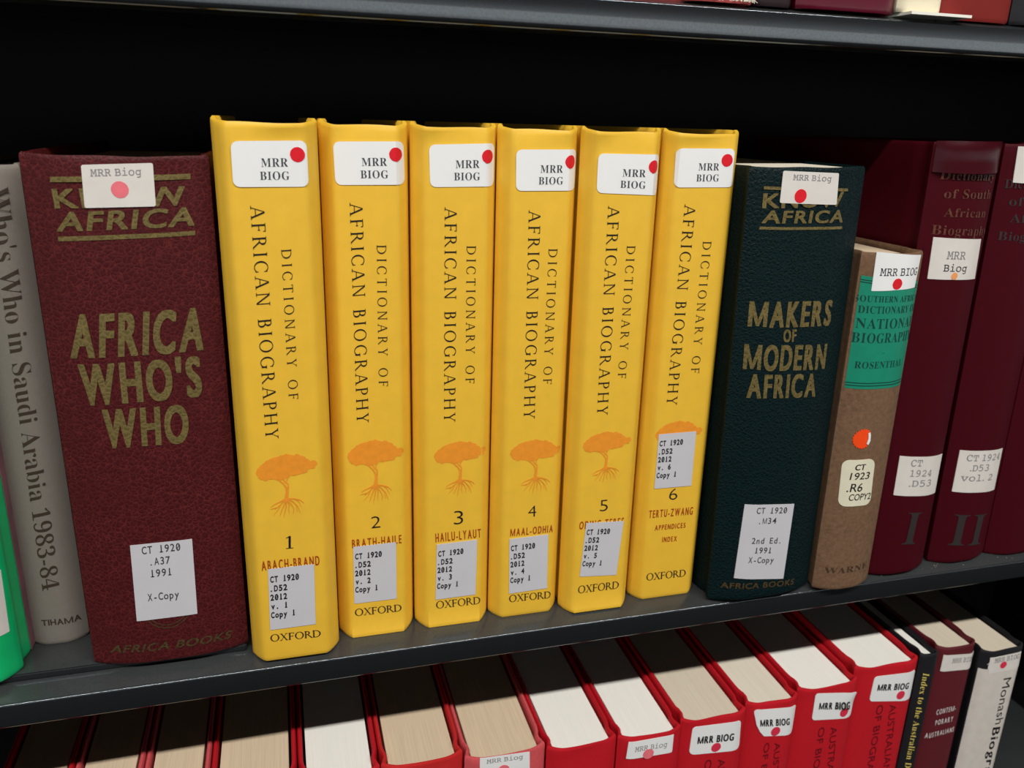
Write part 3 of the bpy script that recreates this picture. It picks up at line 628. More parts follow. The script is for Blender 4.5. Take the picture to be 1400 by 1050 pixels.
{'name': 'hardcover_book', 'label': 'thick burgundy crackled leather hardcover with large gold capitals, left of the yellow set', 'cat': 'book', 'o': (-0.0636, 0.0088, 0.0041), 'W': 0.0726, 'H': 0.2435, 'b': 0.0058, 'f': 0.008, 'p': 2.0, 'mat': 'leather_burgundy', 'drop': 0.0008, 'inset': 0.006, 'pages': 'page_tan', 'D': 0.19, 'dec': [('quad', 'gilt_rule', [(-0.02504, 0.23387), (0.02864, 0.23559), (0.0285, 0.23333), (-0.02523, 0.23169)], 'gilt'), ('text', 'series_lettering', 'wide', 'KNOW', (-0.02483, 0.22144), (0.02632, 0.22278), (-0.0252, 0.22922), 'gilt'), ('text', 'series_lettering', 'wide', 'AFRICA', (-0.02533, 0.21197), (0.02847, 0.21403), (-0.02361, 0.21984), 'gilt'), ('quad', 'gilt_rule', [(-0.02512, 0.20968), (0.02856, 0.21158), (0.0284, 0.2097), (-0.02529, 0.20774)], 'gilt'), ('text', 'title_lettering', 'condb', 'AFRICA', (-0.02692, 0.15748), (0.02761, 0.15876), (-0.02465, 0.1765), 'gilt'), ('text', 'title_lettering', 'condb', "WHO'S", (-0.02499, 0.13589), (0.02546, 0.13711), (-0.0245, 0.15431), 'gilt'), ('text', 'title_lettering', 'condb', 'WHO', (-0.0179, 0.11527), (0.01803, 0.11538), (-0.01703, 0.13329), 'gilt'), ('ring', 'publisher_emblem', (0.00033, 0.02884), 0.0105, 0.0005, 'gilt_dull'), ('text', 'publisher_lettering', 'wide', 'AFRICA BOOKS', (-0.02798, 0.00705), (0.02794, 0.00643), (-0.02638, 0.01129), 'gilt_dull'), ('sticker', 'location_label', [(-0.01261, 0.2388), (0.01462, 0.23992), (0.01412, 0.22222), (-0.01324, 0.22154)], 0.0008, 'sticker_aged', [('ftext', 'label_lettering', 'mono', 'MRR Biog', 0.12, 0.83, 0.27, 0.19, 'ink_faded'), ('fdot', 'colour_dot', 0.51, 0.59, 0.0034, 'dot_pink')], {}), ('sticker', 'call_number_label', [(-0.0125, 0.06534), (0.01492, 0.06544), (0.01391, 0.02437), (-0.01377, 0.02424)], 0.0002, 'sticker_grey', [('ftext', 'label_lettering', 'tsans', 'CT 1920', 0.18, 0.8, 0.125, 0.095, 'ink_dark'), ('ftext', 'label_lettering', 'tsans', '.A37', 0.3, 0.62, 0.28, 0.095, 'ink_dark'), ('ftext', 'label_lettering', 'tsans', '1991', 0.29, 0.625, 0.435, 0.095, 'ink_dark'), ('ftext', 'label_lettering', 'tsans', 'X-Copy', 0.21, 0.72, 0.745, 0.095, 'ink_dark')], {})]},
{'name': 'hardcover_book', 'label': 'slim grey cloth hardcover set back beside the thick burgundy book', 'cat': 'book', 'o': (-0.1208, 0.0357, 0.0041), 'W': 0.0275, 'H': 0.2372, 'D': 0.165, 'b': 0.0055, 'f': 0.003, 'p': 2.0, 'mat': 'cloth_grey', 'pages': 'page_tan', 'dec': [('text', 'title_lettering', 'serifn', "Who's Who in Saudi Arabia 1983-84", (0.0017, 0.22695), (-0.00304, 0.03128), (0.00965, 0.22807), 'stamp_brown'), ('text', 'publisher_lettering', 'sansb', 'TIHAMA', (-0.00581, 0.0117), (0.0116, 0.01085), (-0.00576, 0.01503), 'stamp_brown')]},
{'name': 'hardcover_book', 'label': 'bright green jacketed book cut off by the left edge of the picture', 'cat': 'book', 'o': (-0.1548, 0.0087, 0.0041), 'W': 0.0455, 'H': 0.236, 'D': 0.17, 'b': 0.0095, 'f': 0.0145, 'p': 1.5, 'mat': 'jacket_green', 'pages': 'page_tan', 'panel': 'jacket_pink', 'dec': [('sticker', 'call_number_label', [(0.00525, 0.05799), (0.02145, 0.05597), (0.0208, 0.02356), (0.00308, 0.02533)], 0.0002, 'sticker_aged', [], {})]},
{'name': 'hardcover_book', 'label': 'thick dark green leather hardcover with gold capitals, right of the yellow set', 'cat': 'book', 'o': (0.264, -0.0036, 0.00057), 'W': 0.0675, 'H': 0.2465, 'lean': -0.8, 'b': 0.0065, 'f': 0.008, 'p': 2.0, 'mat': 'leather_green', 'inset': 0.0012, 'pages': 'page_cream', 'D': 0.19, 'dec': [('quad', 'gilt_rule', [(-0.02679, 0.23702), (0.02099, 0.23571), (0.02128, 0.23424), (-0.02664, 0.23549)], 'gilt'), ('text', 'series_lettering', 'wide', 'KNOW', (-0.02659, 0.22645), (0.01846, 0.22697), (-0.02662, 0.23363), 'gilt'), ('text', 'series_lettering', 'wide', 'AFRICA', (-0.02613, 0.21902), (0.02029, 0.21872), (-0.02562, 0.22528), 'gilt'), ('quad', 'gilt_rule', [(-0.02687, 0.2171), (0.02045, 0.21654), (0.02072, 0.21513), (-0.02686, 0.21567)], 'gilt'), ('text', 'title_lettering', 'condb', 'MAKERS', (-0.02766, 0.16523), (0.02138, 0.16413), (-0.02786, 0.17872), 'gilt'), ('text', 'title_lettering', 'condb', 'OF', (-0.00767, 0.15658), (0.00028, 0.15636), (-0.00818, 0.16324), 'gilt'), ('text', 'title_lettering', 'condb', 'MODERN', (-0.02781, 0.14182), (0.02171, 0.13958), (-0.02819, 0.15567), 'gilt'), ('text', 'title_lettering', 'condb', 'AFRICA', (-0.02453, 0.1261), (0.01725, 0.12416), (-0.02504, 0.13918), 'gilt'), ('text', 'publisher_lettering', 'wide', 'AFRICA BOOKS', (-0.02767, 0.00866), (0.02022, 0.00507), (-0.02755, 0.01242), 'gilt_dull'), ('sticker', 'location_label', [(-0.01827, 0.24463), (0.01342, 0.24338), (0.01451, 0.22764), (-0.01831, 0.22898)], 0.0008, 'sticker_aged', [('ftext', 'label_lettering', 'mono', 'MRR Biog', 0.17, 0.86, 0.27, 0.2, 'ink_faded'), ('fdot', 'colour_dot', 0.33, 0.76, 0.0034, 'dot_red')], {}), ('sticker', 'call_number_label', [(-0.01915, 0.06231), (0.01251, 0.05935), (0.01159, 0.01073), (-0.02074, 0.01509)], 0.0002, 'sticker_grey', [('ftext', 'label_lettering', 'tsans', 'CT 1920', 0.24, 0.86, 0.115, 0.078, 'ink_dark'), ('ftext', 'label_lettering', 'tsans', '.M34', 0.32, 0.67, 0.25, 0.078, 'ink_dark'), ('ftext', 'label_lettering', 'tsans', '2nd Ed.', 0.23, 0.82, 0.515, 0.078, 'ink_dark'), ('ftext', 'label_lettering', 'tsans', '1991', 0.32, 0.655, 0.645, 0.078, 'ink_dark'), ('ftext', 'label_lettering', 'tsans', 'X-Copy', 0.22, 0.735, 0.775, 0.078, 'ink_dark')], {})]},
{'name': 'hardcover_book', 'label': 'short brown cloth book with a teal title panel and orange starburst sticker', 'cat': 'book', 'o': (0.3187, -0.0062, 0.00024), 'W': 0.0395, 'H': 0.2035, 'lean': -0.4, 'D': 0.15, 'b': 0.006, 'f': 0.003, 'p': 2.0, 'mat': 'cloth_brown', 'pages': 'page_tan', 'dec': [('quad', 'title_panel', [(-0.01855, 0.19111), (0.01855, 0.18678), (0.01855, 0.12733), (-0.01855, 0.1278)], 'panel_teal'), ('quad', 'panel_lettering', [(-0.01855, 0.18913), (0.01855, 0.18497), (0.01855, 0.18448), (-0.01855, 0.18866)], 'stamp_green'), ('quad', 'panel_lettering', [(-0.01855, 0.18794), (0.01855, 0.18373), (0.01855, 0.18324), (-0.01855, 0.18746)], 'stamp_green'), ('quad', 'panel_lettering', [(-0.01855, 0.13142), (0.01855, 0.13108), (0.01855, 0.13055), (-0.01855, 0.1309)], 'stamp_green'), ('quad', 'panel_lettering', [(-0.01855, 0.1299), (0.01855, 0.12952), (0.01855, 0.12899), (-0.01855, 0.12939)], 'stamp_green'), ('text', 'panel_lettering', 'serifb', 'SOUTHERN AFRICAN', (-0.02007, 0.17714), (0.02308, 0.17635), (-0.0202, 0.18056), 'stamp_green'), ('text', 'panel_lettering', 'serifb', 'DICTIONARY OF', (-0.0178, 0.17084), (0.02043, 0.17024), (-0.01796, 0.17487), 'stamp_green'), ('text', 'panel_lettering', 'serifb', 'NATIONAL', (-0.01791, 0.16239), (0.02066, 0.16188), (-0.01809, 0.16797), 'stamp_green'), ('text', 'panel_lettering', 'serifb', 'BIOGRAPHY', (-0.01889, 0.15432), (0.02078, 0.15397), (-0.0189, 0.1599), 'stamp_green'), ('text', 'panel_lettering', 'sansb', '.', (-0.00173, 0.1482), (0.0002, 0.14809), (-0.00196, 0.14946), 'stamp_green'), ('text', 'panel_lettering', 'serifb', 'ROSENTHAL', (-0.01571, 0.13959), (0.01499, 0.1396), (-0.01569, 0.1436), 'stamp_green'), ('text', 'publisher_lettering', 'serifx', 'WARNE', (-0.0152, 0.01113), (0.01473, 0.01144), (-0.01511, 0.01513), 'stamp_umber'), ('sticker', 'location_label', [(-0.0135, 0.20403), (0.0165, 0.20147), (0.01523, 0.18386), (-0.01325, 0.18298)], 0.0003, 'sticker_white', [('ftext', 'label_lettering', 'mono', 'MRR BIOG', 0.1, 0.97, 0.6, 0.2, 'ink_dark'), ('fdot', 'colour_dot', 0.49, 0.83, 0.003, 'dot_red')], {}), ('star', 'starburst_sticker', (-0.00507, 0.09785), 0.0062, 'sticker_orange'), ('sticker', 'call_number_label', [(-0.01453, 0.08498), (0.00558, 0.0849), (0.0075, 0.05534), (-0.01337, 0.05574)], 0.0042, 'sticker_cream', [('ftext', 'label_lettering', 'handb', 'CT', 0.36, 0.7, 0.215, 0.12, 'ink_black'), ('ftext', 'label_lettering', 'hand', '1923', 0.23, 0.86, 0.42, 0.15, 'ink_black'), ('ftext', 'label_lettering', 'hand', '.R6', 0.18, 0.66, 0.68, 0.18, 'ink_black'), ('ftext', 'label_lettering', 'hand', 'COPY2', 0.27, 0.97, 0.87, 0.14, 'ink_black')], {})]},
{'name': 'hardcover_book', 'label': 'maroon hardcover with numeral I on its spine and peeling headcap, right of the brown book', 'cat': 'book', 'group': 'maroon volumes at the right of the middle shelf', 'o': (0.3633, 0.0014, 0.00033), 'W': 0.0446, 'H': 0.2603, 'D': 0.18, 'lean': -0.6, 'b': 0.0058, 'f': 0.003, 'p': 2.0, 'mat': 'cloth_maroon', 'pages': 'page_tan', 'dec': [('text', 'title_lettering', 'serifb', 'Dictionary', (-0.01742, 0.24107), (0.01955, 0.24036), (-0.01741, 0.24545), 'gilt_faded'), ('text', 'title_lettering', 'serifb', 'of South', (-0.01398, 0.23127), (0.01932, 0.23051), (-0.01406, 0.23617), 'gilt_faded'), ('text', 'title_lettering', 'serifb', 'African', (-0.01254, 0.22144), (0.01731, 0.22045), (-0.01258, 0.22613), 'gilt_faded'), ('text', 'title_lettering', 'serifb', 'Biography', (-0.01714, 0.21181), (0.0228, 0.21031), (-0.01722, 0.21697), 'gilt_faded'), ('sticker', 'location_label', [(-0.01562, 0.21028), (0.01789, 0.20839), (0.0195, 0.18571), (-0.01511, 0.18721)], 0.0003, 'sticker_aged', [('ftext', 'label_lettering', 'mono', 'MRR', 0.26, 0.63, 0.5, 0.19, 'ink_faded'), ('ftext', 'label_lettering', 'mono', 'Biog', 0.23, 0.7, 0.8, 0.19, 'ink_dark'), ('fdot', 'colour_dot', 0.46, 0.91, 0.0021, 'dot_orange')], {}), ('sticker', 'call_number_label', [(-0.01331, 0.08067), (0.0211, 0.07737), (0.0211, 0.05121), (-0.01318, 0.05502)], 0.0003, 'sticker_aged', [('ftext', 'label_lettering', 'mono', 'CT', 0.22, 0.46, 0.24, 0.17, 'ink_faded'), ('ftext', 'label_lettering', 'mono', '1924', 0.24, 0.72, 0.5, 0.17, 'ink_faded'), ('ftext', 'label_lettering', 'mono', '.D53', 0.25, 0.76, 0.755, 0.17, 'ink_faded')], {}), ('text', 'volume_number', 'serifb', 'I', (-0.0021, 0.02061), (0.00896, 0.01937), (-0.00094, 0.04233), 'stamp_pewter')], 'flap': 1},
{'name': 'hardcover_book', 'label': 'maroon hardcover with numeral II on its spine, between two other maroon books', 'cat': 'book', 'group': 'maroon volumes at the right of the middle shelf', 'o': (0.4148, 0.0046, 0.00045), 'W': 0.0445, 'H': 0.2603, 'D': 0.18, 'lean': -0.9, 'b': 0.0058, 'f': 0.003, 'p': 2.0, 'mat': 'cloth_maroon', 'pages': 'page_tan', 'dec': [('text', 'title_lettering', 'serifb', 'Dictionary', (-0.01926, 0.23645), (0.00994, 0.23604), (-0.01936, 0.24122), 'stamp_pewter'), ('text', 'title_lettering', 'serifb', 'of South', (-0.01551, 0.22692), (0.01974, 0.22581), (-0.0158, 0.23175), 'stamp_pewter'), ('text', 'title_lettering', 'serifb', 'African', (-0.01349, 0.21762), (0.01841, 0.21633), (-0.01381, 0.22251), 'stamp_pewter'), ('text', 'title_lettering', 'serifb', 'Biography', (-0.01789, 0.2076), (0.01964, 0.20612), (-0.01799, 0.21256), 'stamp_pewter'), ('sticker', 'location_label', [(-0.01643, 0.25893), (0.01767, 0.25823), (0.02105, 0.23724), (-0.01572, 0.23954)], 0.0003, 'sticker_aged', [], {}), ('sticker', 'call_number_label', [(-0.01619, 0.07866), (0.01753, 0.0764), (0.01802, 0.04765), (-0.0163, 0.05062)], 0.0003, 'sticker_aged', [('ftext', 'label_lettering', 'mono', 'CT 1924', 0.14, 0.92, 0.24, 0.16, 'ink_faded'), ('ftext', 'label_lettering', 'mono', '.D53', 0.24, 0.66, 0.48, 0.16, 'ink_faded'), ('ftext', 'label_lettering', 'mono', 'vol. 2', 0.1, 0.8, 0.72, 0.16, 'ink_faded')], {}), ('text', 'volume_number', 'serifb', 'II', (-0.01293, 0.01305), (0.01382, 0.01003), (-0.01222, 0.03481), 'stamp_pewter')]},
{'name': 'hardcover_book', 'label': 'maroon hardcover without visible sticker, cut off by the right edge of the picture', 'cat': 'book', 'group': 'maroon volumes at the right of the middle shelf', 'o': (0.4601, 0.005, 0.00044), 'W': 0.0438, 'H': 0.2603, 'D': 0.18, 'lean': -0.9, 'b': 0.0058, 'f': 0.003, 'p': 2.0, 'mat': 'cloth_maroon', 'pages': 'page_tan', 'dec': []},
{'name': 'hardcover_book', 'label': 'leftmost red book of the bottom row, almost wholly in the shelf shadow', 'cat': 'book', 'group': 'red biography volumes on the bottom shelf', 'o': (-0.1443, 0.004, -0.31953), 'W': 0.03671, 'H': 0.23928, 'D': 0.18, 'b': 0.0045, 'f': 0.00918, 'p': 2.2, 'mat': 'red_cloth', 'pages': 'page_tan', 'dec': [], 'ear': 1},
{'name': 'hardcover_book', 'label': 'second red book from the left of the bottom row, with a tan page block', 'cat': 'book', 'group': 'red biography volumes on the bottom shelf', 'o': (-0.1074, 0.004, -0.31953), 'W': 0.03569, 'H': 0.23883, 'D': 0.18, 'b': 0.0045, 'f': 0.00892, 'p': 2.2, 'mat': 'red_faded', 'pages': 'page_tan', 'dec': [], 'ear': 1},
{'name': 'hardcover_book', 'label': 'faded pink-edged book with tan pages, third from the left of the bottom row', 'cat': 'book', 'group': 'red biography volumes on the bottom shelf', 'o': (-0.0715, 0.004, -0.31953), 'W': 0.03473, 'H': 0.23838, 'D': 0.18, 'b': 0.0045, 'f': 0.00868, 'p': 2.2, 'mat': 'red_faded', 'pages': 'page_tan', 'dec': [], 'ear': 1},
{'name': 'hardcover_book', 'label': 'red book with tan pages, fourth from the left of the bottom row', 'cat': 'book', 'group': 'red biography volumes on the bottom shelf', 'o': (-0.0304, 0.004, -0.31953), 'W': 0.04596, 'H': 0.23793, 'D': 0.18, 'b': 0.0045, 'f': 0.01149, 'p': 2.2, 'mat': 'red_cloth', 'pages': 'page_tan', 'dec': [], 'ear': 1},
{'name': 'hardcover_book', 'label': 'red book with white pages below the gap between the first two yellow books', 'cat': 'book', 'group': 'red biography volumes on the bottom shelf', 'o': (0.0154, 0.004, -0.31953), 'W': 0.04426, 'H': 0.23748, 'D': 0.18, 'b': 0.0045, 'f': 0.01107, 'p': 2.2, 'mat': 'red_cloth', 'pages': 'page_white', 'dec': [], 'ear': 1},
{'name': 'hardcover_book', 'label': 'orange-red book with tan pages and dotted red headband on the bottom row', 'cat': 'book', 'group': 'red biography volumes on the bottom shelf', 'o': (0.0617, 0.0044, -0.31953), 'W': 0.04707, 'H': 0.23703, 'D': 0.18, 'b': 0.0045, 'f': 0.01177, 'p': 2.2, 'mat': 'red_orange', 'pages': 'page_tan', 'dec': [], 'ear': 1, 'headband': 'red_dull'},
{'name': 'hardcover_book', 'label': 'faded pinkish book with a label on its spine top and tan pages', 'cat': 'book', 'group': 'red biography volumes on the bottom shelf', 'o': (0.1103, 0.0019, -0.31953), 'W': 0.04868, 'H': 0.23418, 'D': 0.18, 'b': 0.0045, 'f': 0.01217, 'p': 2.2, 'mat': 'red_faded', 'pages': 'page_tan', 'dec': [('sticker', 'location_label', [(-0.01631, 0.23497), (0.01352, 0.23336), (0.01412, 0.21646), (-0.01628, 0.21826)], 0.0003, 'sticker_white', [('ftext', 'label_lettering', 'mono', 'MRR Biog', 0.13, 0.86, 0.25, 0.2, 'ink_faded'), ('fdot', 'colour_dot', 0.47, 0.62, 0.0036, 'dot_pink')], {})], 'ear': 1},
{'name': 'hardcover_book', 'label': 'red book with white pages and no visible label, beside the faded pinkish one', 'cat': 'book', 'group': 'red biography volumes on the bottom shelf', 'o': (0.1575, 0.0001, -0.31953), 'W': 0.04437, 'H': 0.23216, 'D': 0.18, 'b': 0.0045, 'f': 0.01109, 'p': 2.2, 'mat': 'red_cloth', 'pages': 'page_white', 'dec': [], 'ear': 1},
{'name': 'hardcover_book', 'label': 'red book with small typed label and pale pink dot, white pages', 'cat': 'book', 'group': 'red biography volumes on the bottom shelf', 'o': (0.2014, -0.0006, -0.31953), 'W': 0.04199, 'H': 0.23138, 'D': 0.18, 'b': 0.0045, 'f': 0.0105, 'p': 2.2, 'mat': 'red_cloth', 'pages': 'page_white', 'dec': [('sticker', 'location_label', [(-0.01537, 0.2288), (0.0144, 0.22859), (0.01442, 0.21539), (-0.01612, 0.2163)], 0.0003, 'sticker_white', [('ftext', 'label_lettering', 'mono', 'MRR Biog', 0.15, 0.86, 0.6, 0.33, 'ink_faded'), ('fdot', 'colour_dot', 0.46, 0.84, 0.0036, 'dot_pink')], {})], 'ear': 1, 'headband': 'red_dull'},
{'name': 'hardcover_book', 'label': 'red book with buff pages and a rounded bold label with red dot', 'cat': 'book', 'group': 'red biography volumes on the bottom shelf', 'o': (0.2459, 0.0014, -0.31953), 'W': 0.04564, 'H': 0.23368, 'D': 0.18, 'b': 0.0045, 'f': 0.01141, 'p': 2.2, 'mat': 'red_cloth', 'pages': 'page_buff', 'dec': [('sticker', 'location_label', [(-0.01619, 0.22973), (0.01822, 0.22753), (0.02008, 0.20465), (-0.01669, 0.20877)], 0.0028, 'sticker_white', [('ftext', 'label_lettering', 'condb', 'MRR BIOG', 0.12, 0.84, 0.62, 0.25, 'ink_black'), ('fdot', 'colour_dot', 0.5, 0.81, 0.0034, 'dot_red2')], {}), ('text', 'title_lettering', 'sans', 'AUSTRALIAN DICTIONARY', (0.00443, 0.20062), (0.01522, 0.07693), (0.00928, 0.20079), 'stamp_dark_red'), ('text', 'title_lettering', 'sans', 'OF BIOGRAPHY', (-0.00496, 0.20196), (-0.00264, 0.12532), (-0.00034, 0.20224), 'stamp_dark_red')], 'ear': 1},
{'name': 'hardcover_book', 'label': 'narrow red book with cream pages and torn-cornered bold label', 'cat': 'book', 'group': 'red biography volumes on the bottom shelf', 'o': (0.2886, 0.0034, -0.31953), 'W': 0.03819, 'H': 0.23597, 'D': 0.18, 'b': 0.0045, 'f': 0.00955, 'p': 2.2, 'mat': 'red_cloth', 'pages': 'page_cream', 'dec': [('sticker', 'location_label', [(-0.01485, 0.23224), (0.0179, 0.22865), (0.0179, 0.20638), (-0.01193, 0.21128)], 0.0028, 'sticker_white', [('ftext', 'label_lettering', 'condb', 'MRR BIOG', 0.12, 0.84, 0.62, 0.25, 'ink_black'), ('fdot', 'colour_dot', 0.5, 0.83, 0.0034, 'dot_red2')], {'cut': (0, 1, 0.22, 0.42)}), ('text', 'title_lettering', 'sans', 'AUSTRALIAN DICTIONARY', (0.00371, 0.20291), (0.01273, 0.07922), (0.00776, 0.20308), 'stamp_dark_red'), ('text', 'title_lettering', 'sans', 'OF BIOGRAPHY', (-0.00415, 0.20425), (-0.00221, 0.12761), (-0.00029, 0.20453), 'stamp_dark_red')], 'ear': 1},
{'name': 'hardcover_book', 'label': 'red book with white pages and a label peeling at its top right corner', 'cat': 'book', 'group': 'red biography volumes on the bottom shelf', 'o': (0.3313, 0.0053, -0.31953), 'W': 0.04593, 'H': 0.23803, 'D': 0.18, 'b': 0.0045, 'f': 0.01148, 'p': 2.2, 'mat': 'red_cloth', 'pages': 'page_white', 'dec': [('sticker', 'location_label', [(-0.01205, 0.23494), (0.02176, 0.22954), (0.02176, 0.20916), (-0.01174, 0.2139)], 0.0025, 'sticker_white', [('ftext', 'label_lettering', 'condb', 'MRR BIOG', 0.12, 0.84, 0.6, 0.25, 'ink_black'), ('fdot', 'colour_dot', 0.74, 0.76, 0.0034, 'dot_red2')], {'curl': (1, 0, 0.0022, 0.35)}), ('text', 'title_lettering', 'sans', 'AUSTRALIAN DICTIONARY', (0.00446, 0.20498), (0.01531, 0.08128), (0.00934, 0.20515), 'stamp_dark_red'), ('text', 'title_lettering', 'sans', 'OF BIOGRAPHY', (-0.00499, 0.20632), (-0.00265, 0.12967), (-0.00034, 0.2066), 'stamp_dark_red')], 'ear': 1},
{'name': 'hardcover_book', 'label': 'rightmost red book of the bottom row, next to the thin black book', 'cat': 'book', 'group': 'red biography volumes on the bottom shelf', 'o': (0.3804, 0.0099, -0.31953), 'W': 0.05092, 'H': 0.24288, 'D': 0.18, 'b': 0.0045, 'f': 0.01273, 'p': 2.2, 'mat': 'red_cloth', 'pages': 'page_white', 'dec': [('sticker', 'location_label', [(-0.01233, 0.23579), (0.0237, 0.2336), (0.02426, 0.20953), (-0.01306, 0.21618)], 0.0025, 'sticker_white', [('ftext', 'label_lettering', 'condb', 'MRR BIOG', 0.12, 0.84, 0.58, 0.25, 'ink_black'), ('fdot', 'colour_dot', 0.68, 0.78, 0.0034, 'dot_red2')], {}), ('text', 'title_lettering', 'sans', 'AUSTRALIAN DICTIONARY', (0.00494, 0.20982), (0.01698, 0.08612), (0.01035, 0.20999), 'stamp_dark_red'), ('text', 'title_lettering', 'sans', 'OF BIOGRAPHY', (-0.00553, 0.21116), (-0.00294, 0.13452), (-0.00038, 0.21144), 'stamp_dark_red')], 'ear': 1},
{'name': 'hardcover_book', 'label': 'thin black book with yellow title running down its spine', 'cat': 'book', 'o': (0.4141, 0.0117, -0.31953), 'W': 0.0151, 'H': 0.24473, 'D': 0.18, 'b': 0.002, 'f': 0.00378, 'p': 2.2, 'mat': 'black_cloth', 'pages': 'page_white', 'dec': [('text', 'title_lettering', 'serifx', 'Index to the Australian Dictionary', (-0.00399, 0.23012), (-0.00241, 0.1211), (0.00156, 0.22837), 'ink_yellow')], 'ear': 0},
{'name': 'hardcover_book', 'label': 'maroon book with white capitals on its spine on the bottom row', 'cat': 'book', 'o': (0.4393, 0.0128, -0.31953), 'W': 0.0339, 'H': 0.24588, 'D': 0.18, 'b': 0.0045, 'f': 0.00848, 'p': 2.2, 'mat': 'maroon_cloth', 'pages': 'page_buff', 'dec': [('sticker', 'location_label', [(-0.01261, 0.24045), (0.01575, 0.23751), (0.01575, 0.22488), (-0.01271, 0.22724)], 0.0003, 'sticker_aged', [('ftext', 'label_lettering', 'mono', 'MRR BIOG', 0.27, 0.98, 0.5, 0.3, 'ink_faded')], {}), ('text', 'title_lettering', 'cond', 'CONTEM-', (-0.0087, 0.19026), (0.00794, 0.19097), (-0.00892, 0.19467), 'ink_white'), ('text', 'title_lettering', 'cond', 'PORARY', (-0.00762, 0.1811), (0.00753, 0.18168), (-0.00785, 0.18556), 'ink_white'), ('text', 'title_lettering', 'cond', 'AUSTRALIANS', (-0.01326, 0.17032), (0.01056, 0.17214), (-0.01332, 0.17469), 'ink_white')], 'ear': 0},
{'name': 'hardcover_book', 'label': 'white jacketed book with black top band at the right end of the bottom row', 'cat': 'book', 'o': (0.4758, 0.0077, -0.31953), 'W': 0.03768, 'H': 0.24061, 'D': 0.18, 'b': 0.0045, 'f': 0.00942, 'p': 2.2, 'mat': 'black_cloth', 'pages': 'page_buff', 'dec': [('quad', 'white_jacket_panel', [(-0.01823897351744901, 0.22593), (0.01823897351744901, 0.22593), (0.01823897351744901, 0.001), (-0.01823897351744901, 0.001)], 'jacket_white'), ('text', 'title_lettering', 'sans', 'Monash', (0.00271, 0.21619), (0.00517, 0.17602), (0.00952, 0.21621), 'ink_black'), ('text', 'title_lettering', 'sansb', 'Biographical', (0.00412, 0.17366), (0.00816, 0.09387), (0.01093, 0.17319), 'ink_black'), ('text', 'band_lettering', 'serifb', '1', (-0.01424, 0.22569), (-0.01214, 0.22656), (-0.01433, 0.23141), 'ink_white'), ('sticker', 'location_label', [(-0.01333, 0.23586), (0.0136, 0.23671), (0.01583, 0.22274), (-0.01241, 0.2226)], 0.0003, 'sticker_aged', [('ftext', 'label_lettering', 'mono', 'MRR BIOG', 0.13, 0.93, 0.36, 0.3, 'ink_faded'), ('fdot', 'colour_dot', 0.43, 0.58, 0.0028, 'dot_red2')], {})], 'ear': 0},
{'name': 'hardcover_book', 'label': 'pinkish red book with a frayed bottom edge on the top shelf', 'cat': 'book', 'o': (0.2037, 0.004, 0.31973), 'W': 0.0355, 'H': 0.235, 'D': 0.18, 'b': 0.004, 'f': 0.01065, 'p': 2.2, 'mat': 'red_frayed', 'pages': 'page_tan', 'dec': [], 'fray': 1},
{'name': 'hardcover_book', 'label': 'dark blackish book on the top shelf, between the frayed red and maroon ones', 'cat': 'book', 'o': (0.2327, 0.006, 0.31973), 'W': 0.021, 'H': 0.24, 'D': 0.18, 'b': 0.004, 'f': 0.0063, 'p': 2.2, 'mat': 'black_maroon', 'pages': 'page_tan', 'dec': []},
{'name': 'hardcover_book', 'label': 'wide glossy maroon book on the top shelf', 'cat': 'book', 'o': (0.2717, 0.003, 0.31973), 'W': 0.0553, 'H': 0.25, 'D': 0.18, 'b': 0.004, 'f': 0.01659, 'p': 2.2, 'mat': 'glossy_maroon', 'pages': 'page_tan', 'dec': []},
{'name': 'hardcover_book', 'label': 'narrow cream white book on the top shelf standing on a white sheet', 'cat': 'book', 'o': (0.3133, 0.003, 0.32133), 'W': 0.0259, 'H': 0.22, 'D': 0.18, 'b': 0.003, 'f': 0.00777, 'p': 2.2, 'mat': 'cover_cream', 'pages': 'page_white', 'dec': []},
{'name': 'hardcover_book', 'label': 'flat red book on the top shelf, right of the cream one', 'cat': 'book', 'o': (0.3498, 0.006, 0.31973), 'W': 0.0453, 'H': 0.26, 'D': 0.18, 'b': 0.003, 'f': 0.01359, 'p': 2.2, 'mat': 'cover_red', 'pages': 'page_white', 'dec': []},
{'name': 'hardcover_book', 'label': 'black book at the right end of the top shelf', 'cat': 'book', 'o': (0.3967, 0.006, 0.31973), 'W': 0.0467, 'H': 0.25, 'D': 0.18, 'b': 0.003, 'f': 0.01401, 'p': 2.2, 'mat': 'black_cloth', 'pages': 'page_tan', 'dec': []}
]

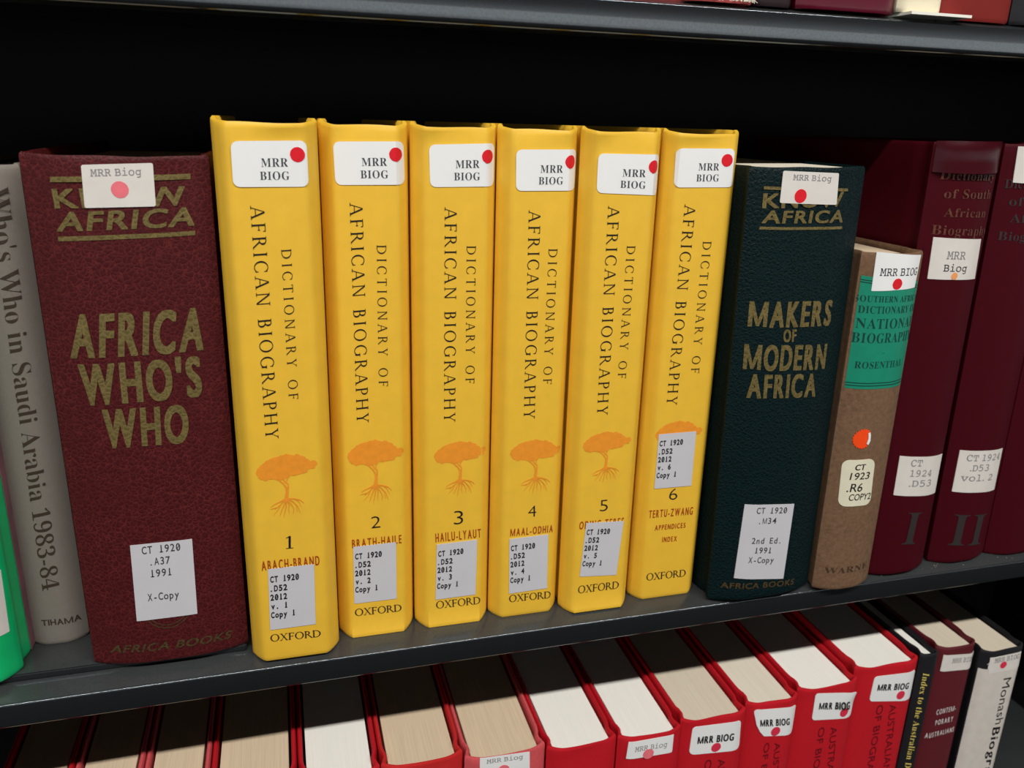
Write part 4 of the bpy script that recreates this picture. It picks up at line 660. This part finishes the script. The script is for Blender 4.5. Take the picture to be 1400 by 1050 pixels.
# ------------------------------------------------------------------ the steel bookcase
X0, X1, DEPTH = -.42, .74, .25
def arc(cy, cz, r, a0, a1, n):
    return [(cy + r * math.cos(math.radians(a0 + (a1 - a0) * i / n)), cz + r * math.sin(math.radians(a0 + (a1 - a0) * i / n))) for i in range(n + 1)]
case = thing('steel_bookcase', 'charcoal steel library bookcase with three visible shelves full of books', 'bookcase', (0, 0, -SHELF_GAP))
for k in range(3):
    r1, r2 = .0009, .0040
    prof = [(DEPTH, 0), (.0135, 0), (.0095, -.0003)]
    prof += arc(r1, -LIP_SLOPE - r1, r1, 62, 180, 6)
    prof += [(0, -.0094), (.00004, -.0100), (.00020, -.0120), (.00036, -.0140)]
    prof += arc(.0028, -LIP_H + .0024, .0024, 190, 270, 6)
    prof += [(.018, -LIP_H), (.018, -LIP_H + .0012), (r2, -LIP_H + .0012), (.0014, -LIP_H + r2), (.0014, -.006), (.012, -.0022), (DEPTH, -.0018)]
    bm = bmesh.new()
    a = [bm.verts.new((X0, y, z)) for y, z in prof]; b = [bm.verts.new((X1, y, z)) for y, z in prof]
    n = len(prof)
    for i in range(n): bm.faces.new((a[i], b[i], b[(i + 1) % n], a[(i + 1) % n]))
    bm.faces.new(a); bm.faces.new(b[::-1])
    bmesh.ops.recalc_face_normals(bm, faces=bm.faces[:])
    o = bm_object('shelf', bm, 'shelf_steel', case, 30)
    o.location.z = SHELF_GAP * k
bm = bmesh.new(); add_box(bm, (X0, DEPTH, -.04), (X1, DEPTH + .0015, SHELF_GAP * 2 + .33)); bm_object('back_panel', bm, 'shelf_back', case, 0)
for x in (X0 - .002, X1):
    bm = bmesh.new(); add_box(bm, (x, .01, -.04), (x + .002, DEPTH, SHELF_GAP * 2 + .33)); bm_object('side_panel', bm, 'shelf_back', case, 0)

# thin steel plate (foot of a book support) lying under the left hand books
bm = bmesh.new(); add_box(bm, (-.30, .0135, .0001), (-.0285, .20, .0039))
bmesh.ops.bevel(bm, geom=[e for e in bm.edges], offset=.0006, segments=2, affect='EDGES')
o = bm_object('support_plate', bm, 'shelf_steel', None, 40)
o['label'] = 'thin charcoal steel plate lying on the middle shelf under the burgundy and grey books'; o['category'] = 'plate'

# white paper sheet under the cream book of the top shelf
bm = bmesh.new(); add_box(bm, (.3026, -.0030, SHELF_GAP + .0001), (.3385, .12, SHELF_GAP + .0014))
o = bm_object('paper_sheet', bm, 'paper_sheet', None, 0)
o['label'] = 'thin white folded sheet under the cream book, poking over the top shelf edge'; o['category'] = 'paper'

# tiny pale flecks lying on the shelf edge in front of the maroon volumes
rnd = random.Random(11); bm = bmesh.new()
for i in range(20):
    x = rnd.uniform(.345, .455); y = rnd.uniform(.0030, .0085); s = rnd.uniform(.00015, .00042)
    z = -.0002 if y > .0075 else -.0020 + (y - .003) * .35
    a = rnd.uniform(0, 6.28); k = rnd.randint(3, 5)
    lo = [bm.verts.new((x + s * rnd.uniform(.6, 1.5) * math.cos(a + j * 6.28 / k), y + s * math.sin(a + j * 6.28 / k), z)) for j in range(k)]
    hi = [bm.verts.new((v.co.x, v.co.y, z + .0004)) for v in lo]
    bm.faces.new(hi)
    for j in range(k): bm.faces.new((lo[j], lo[(j + 1) % k], hi[(j + 1) % k], hi[j]))
o = bm_object('paper_flecks', bm, 'cloth_grey', None, 0)
o['label'] = 'tiny pale flecks scattered on the middle shelf edge below the maroon volumes'; o['category'] = 'flecks'; o['kind'] = 'stuff'

for i, B in enumerate(BOOKS):
    make_book(B, i)
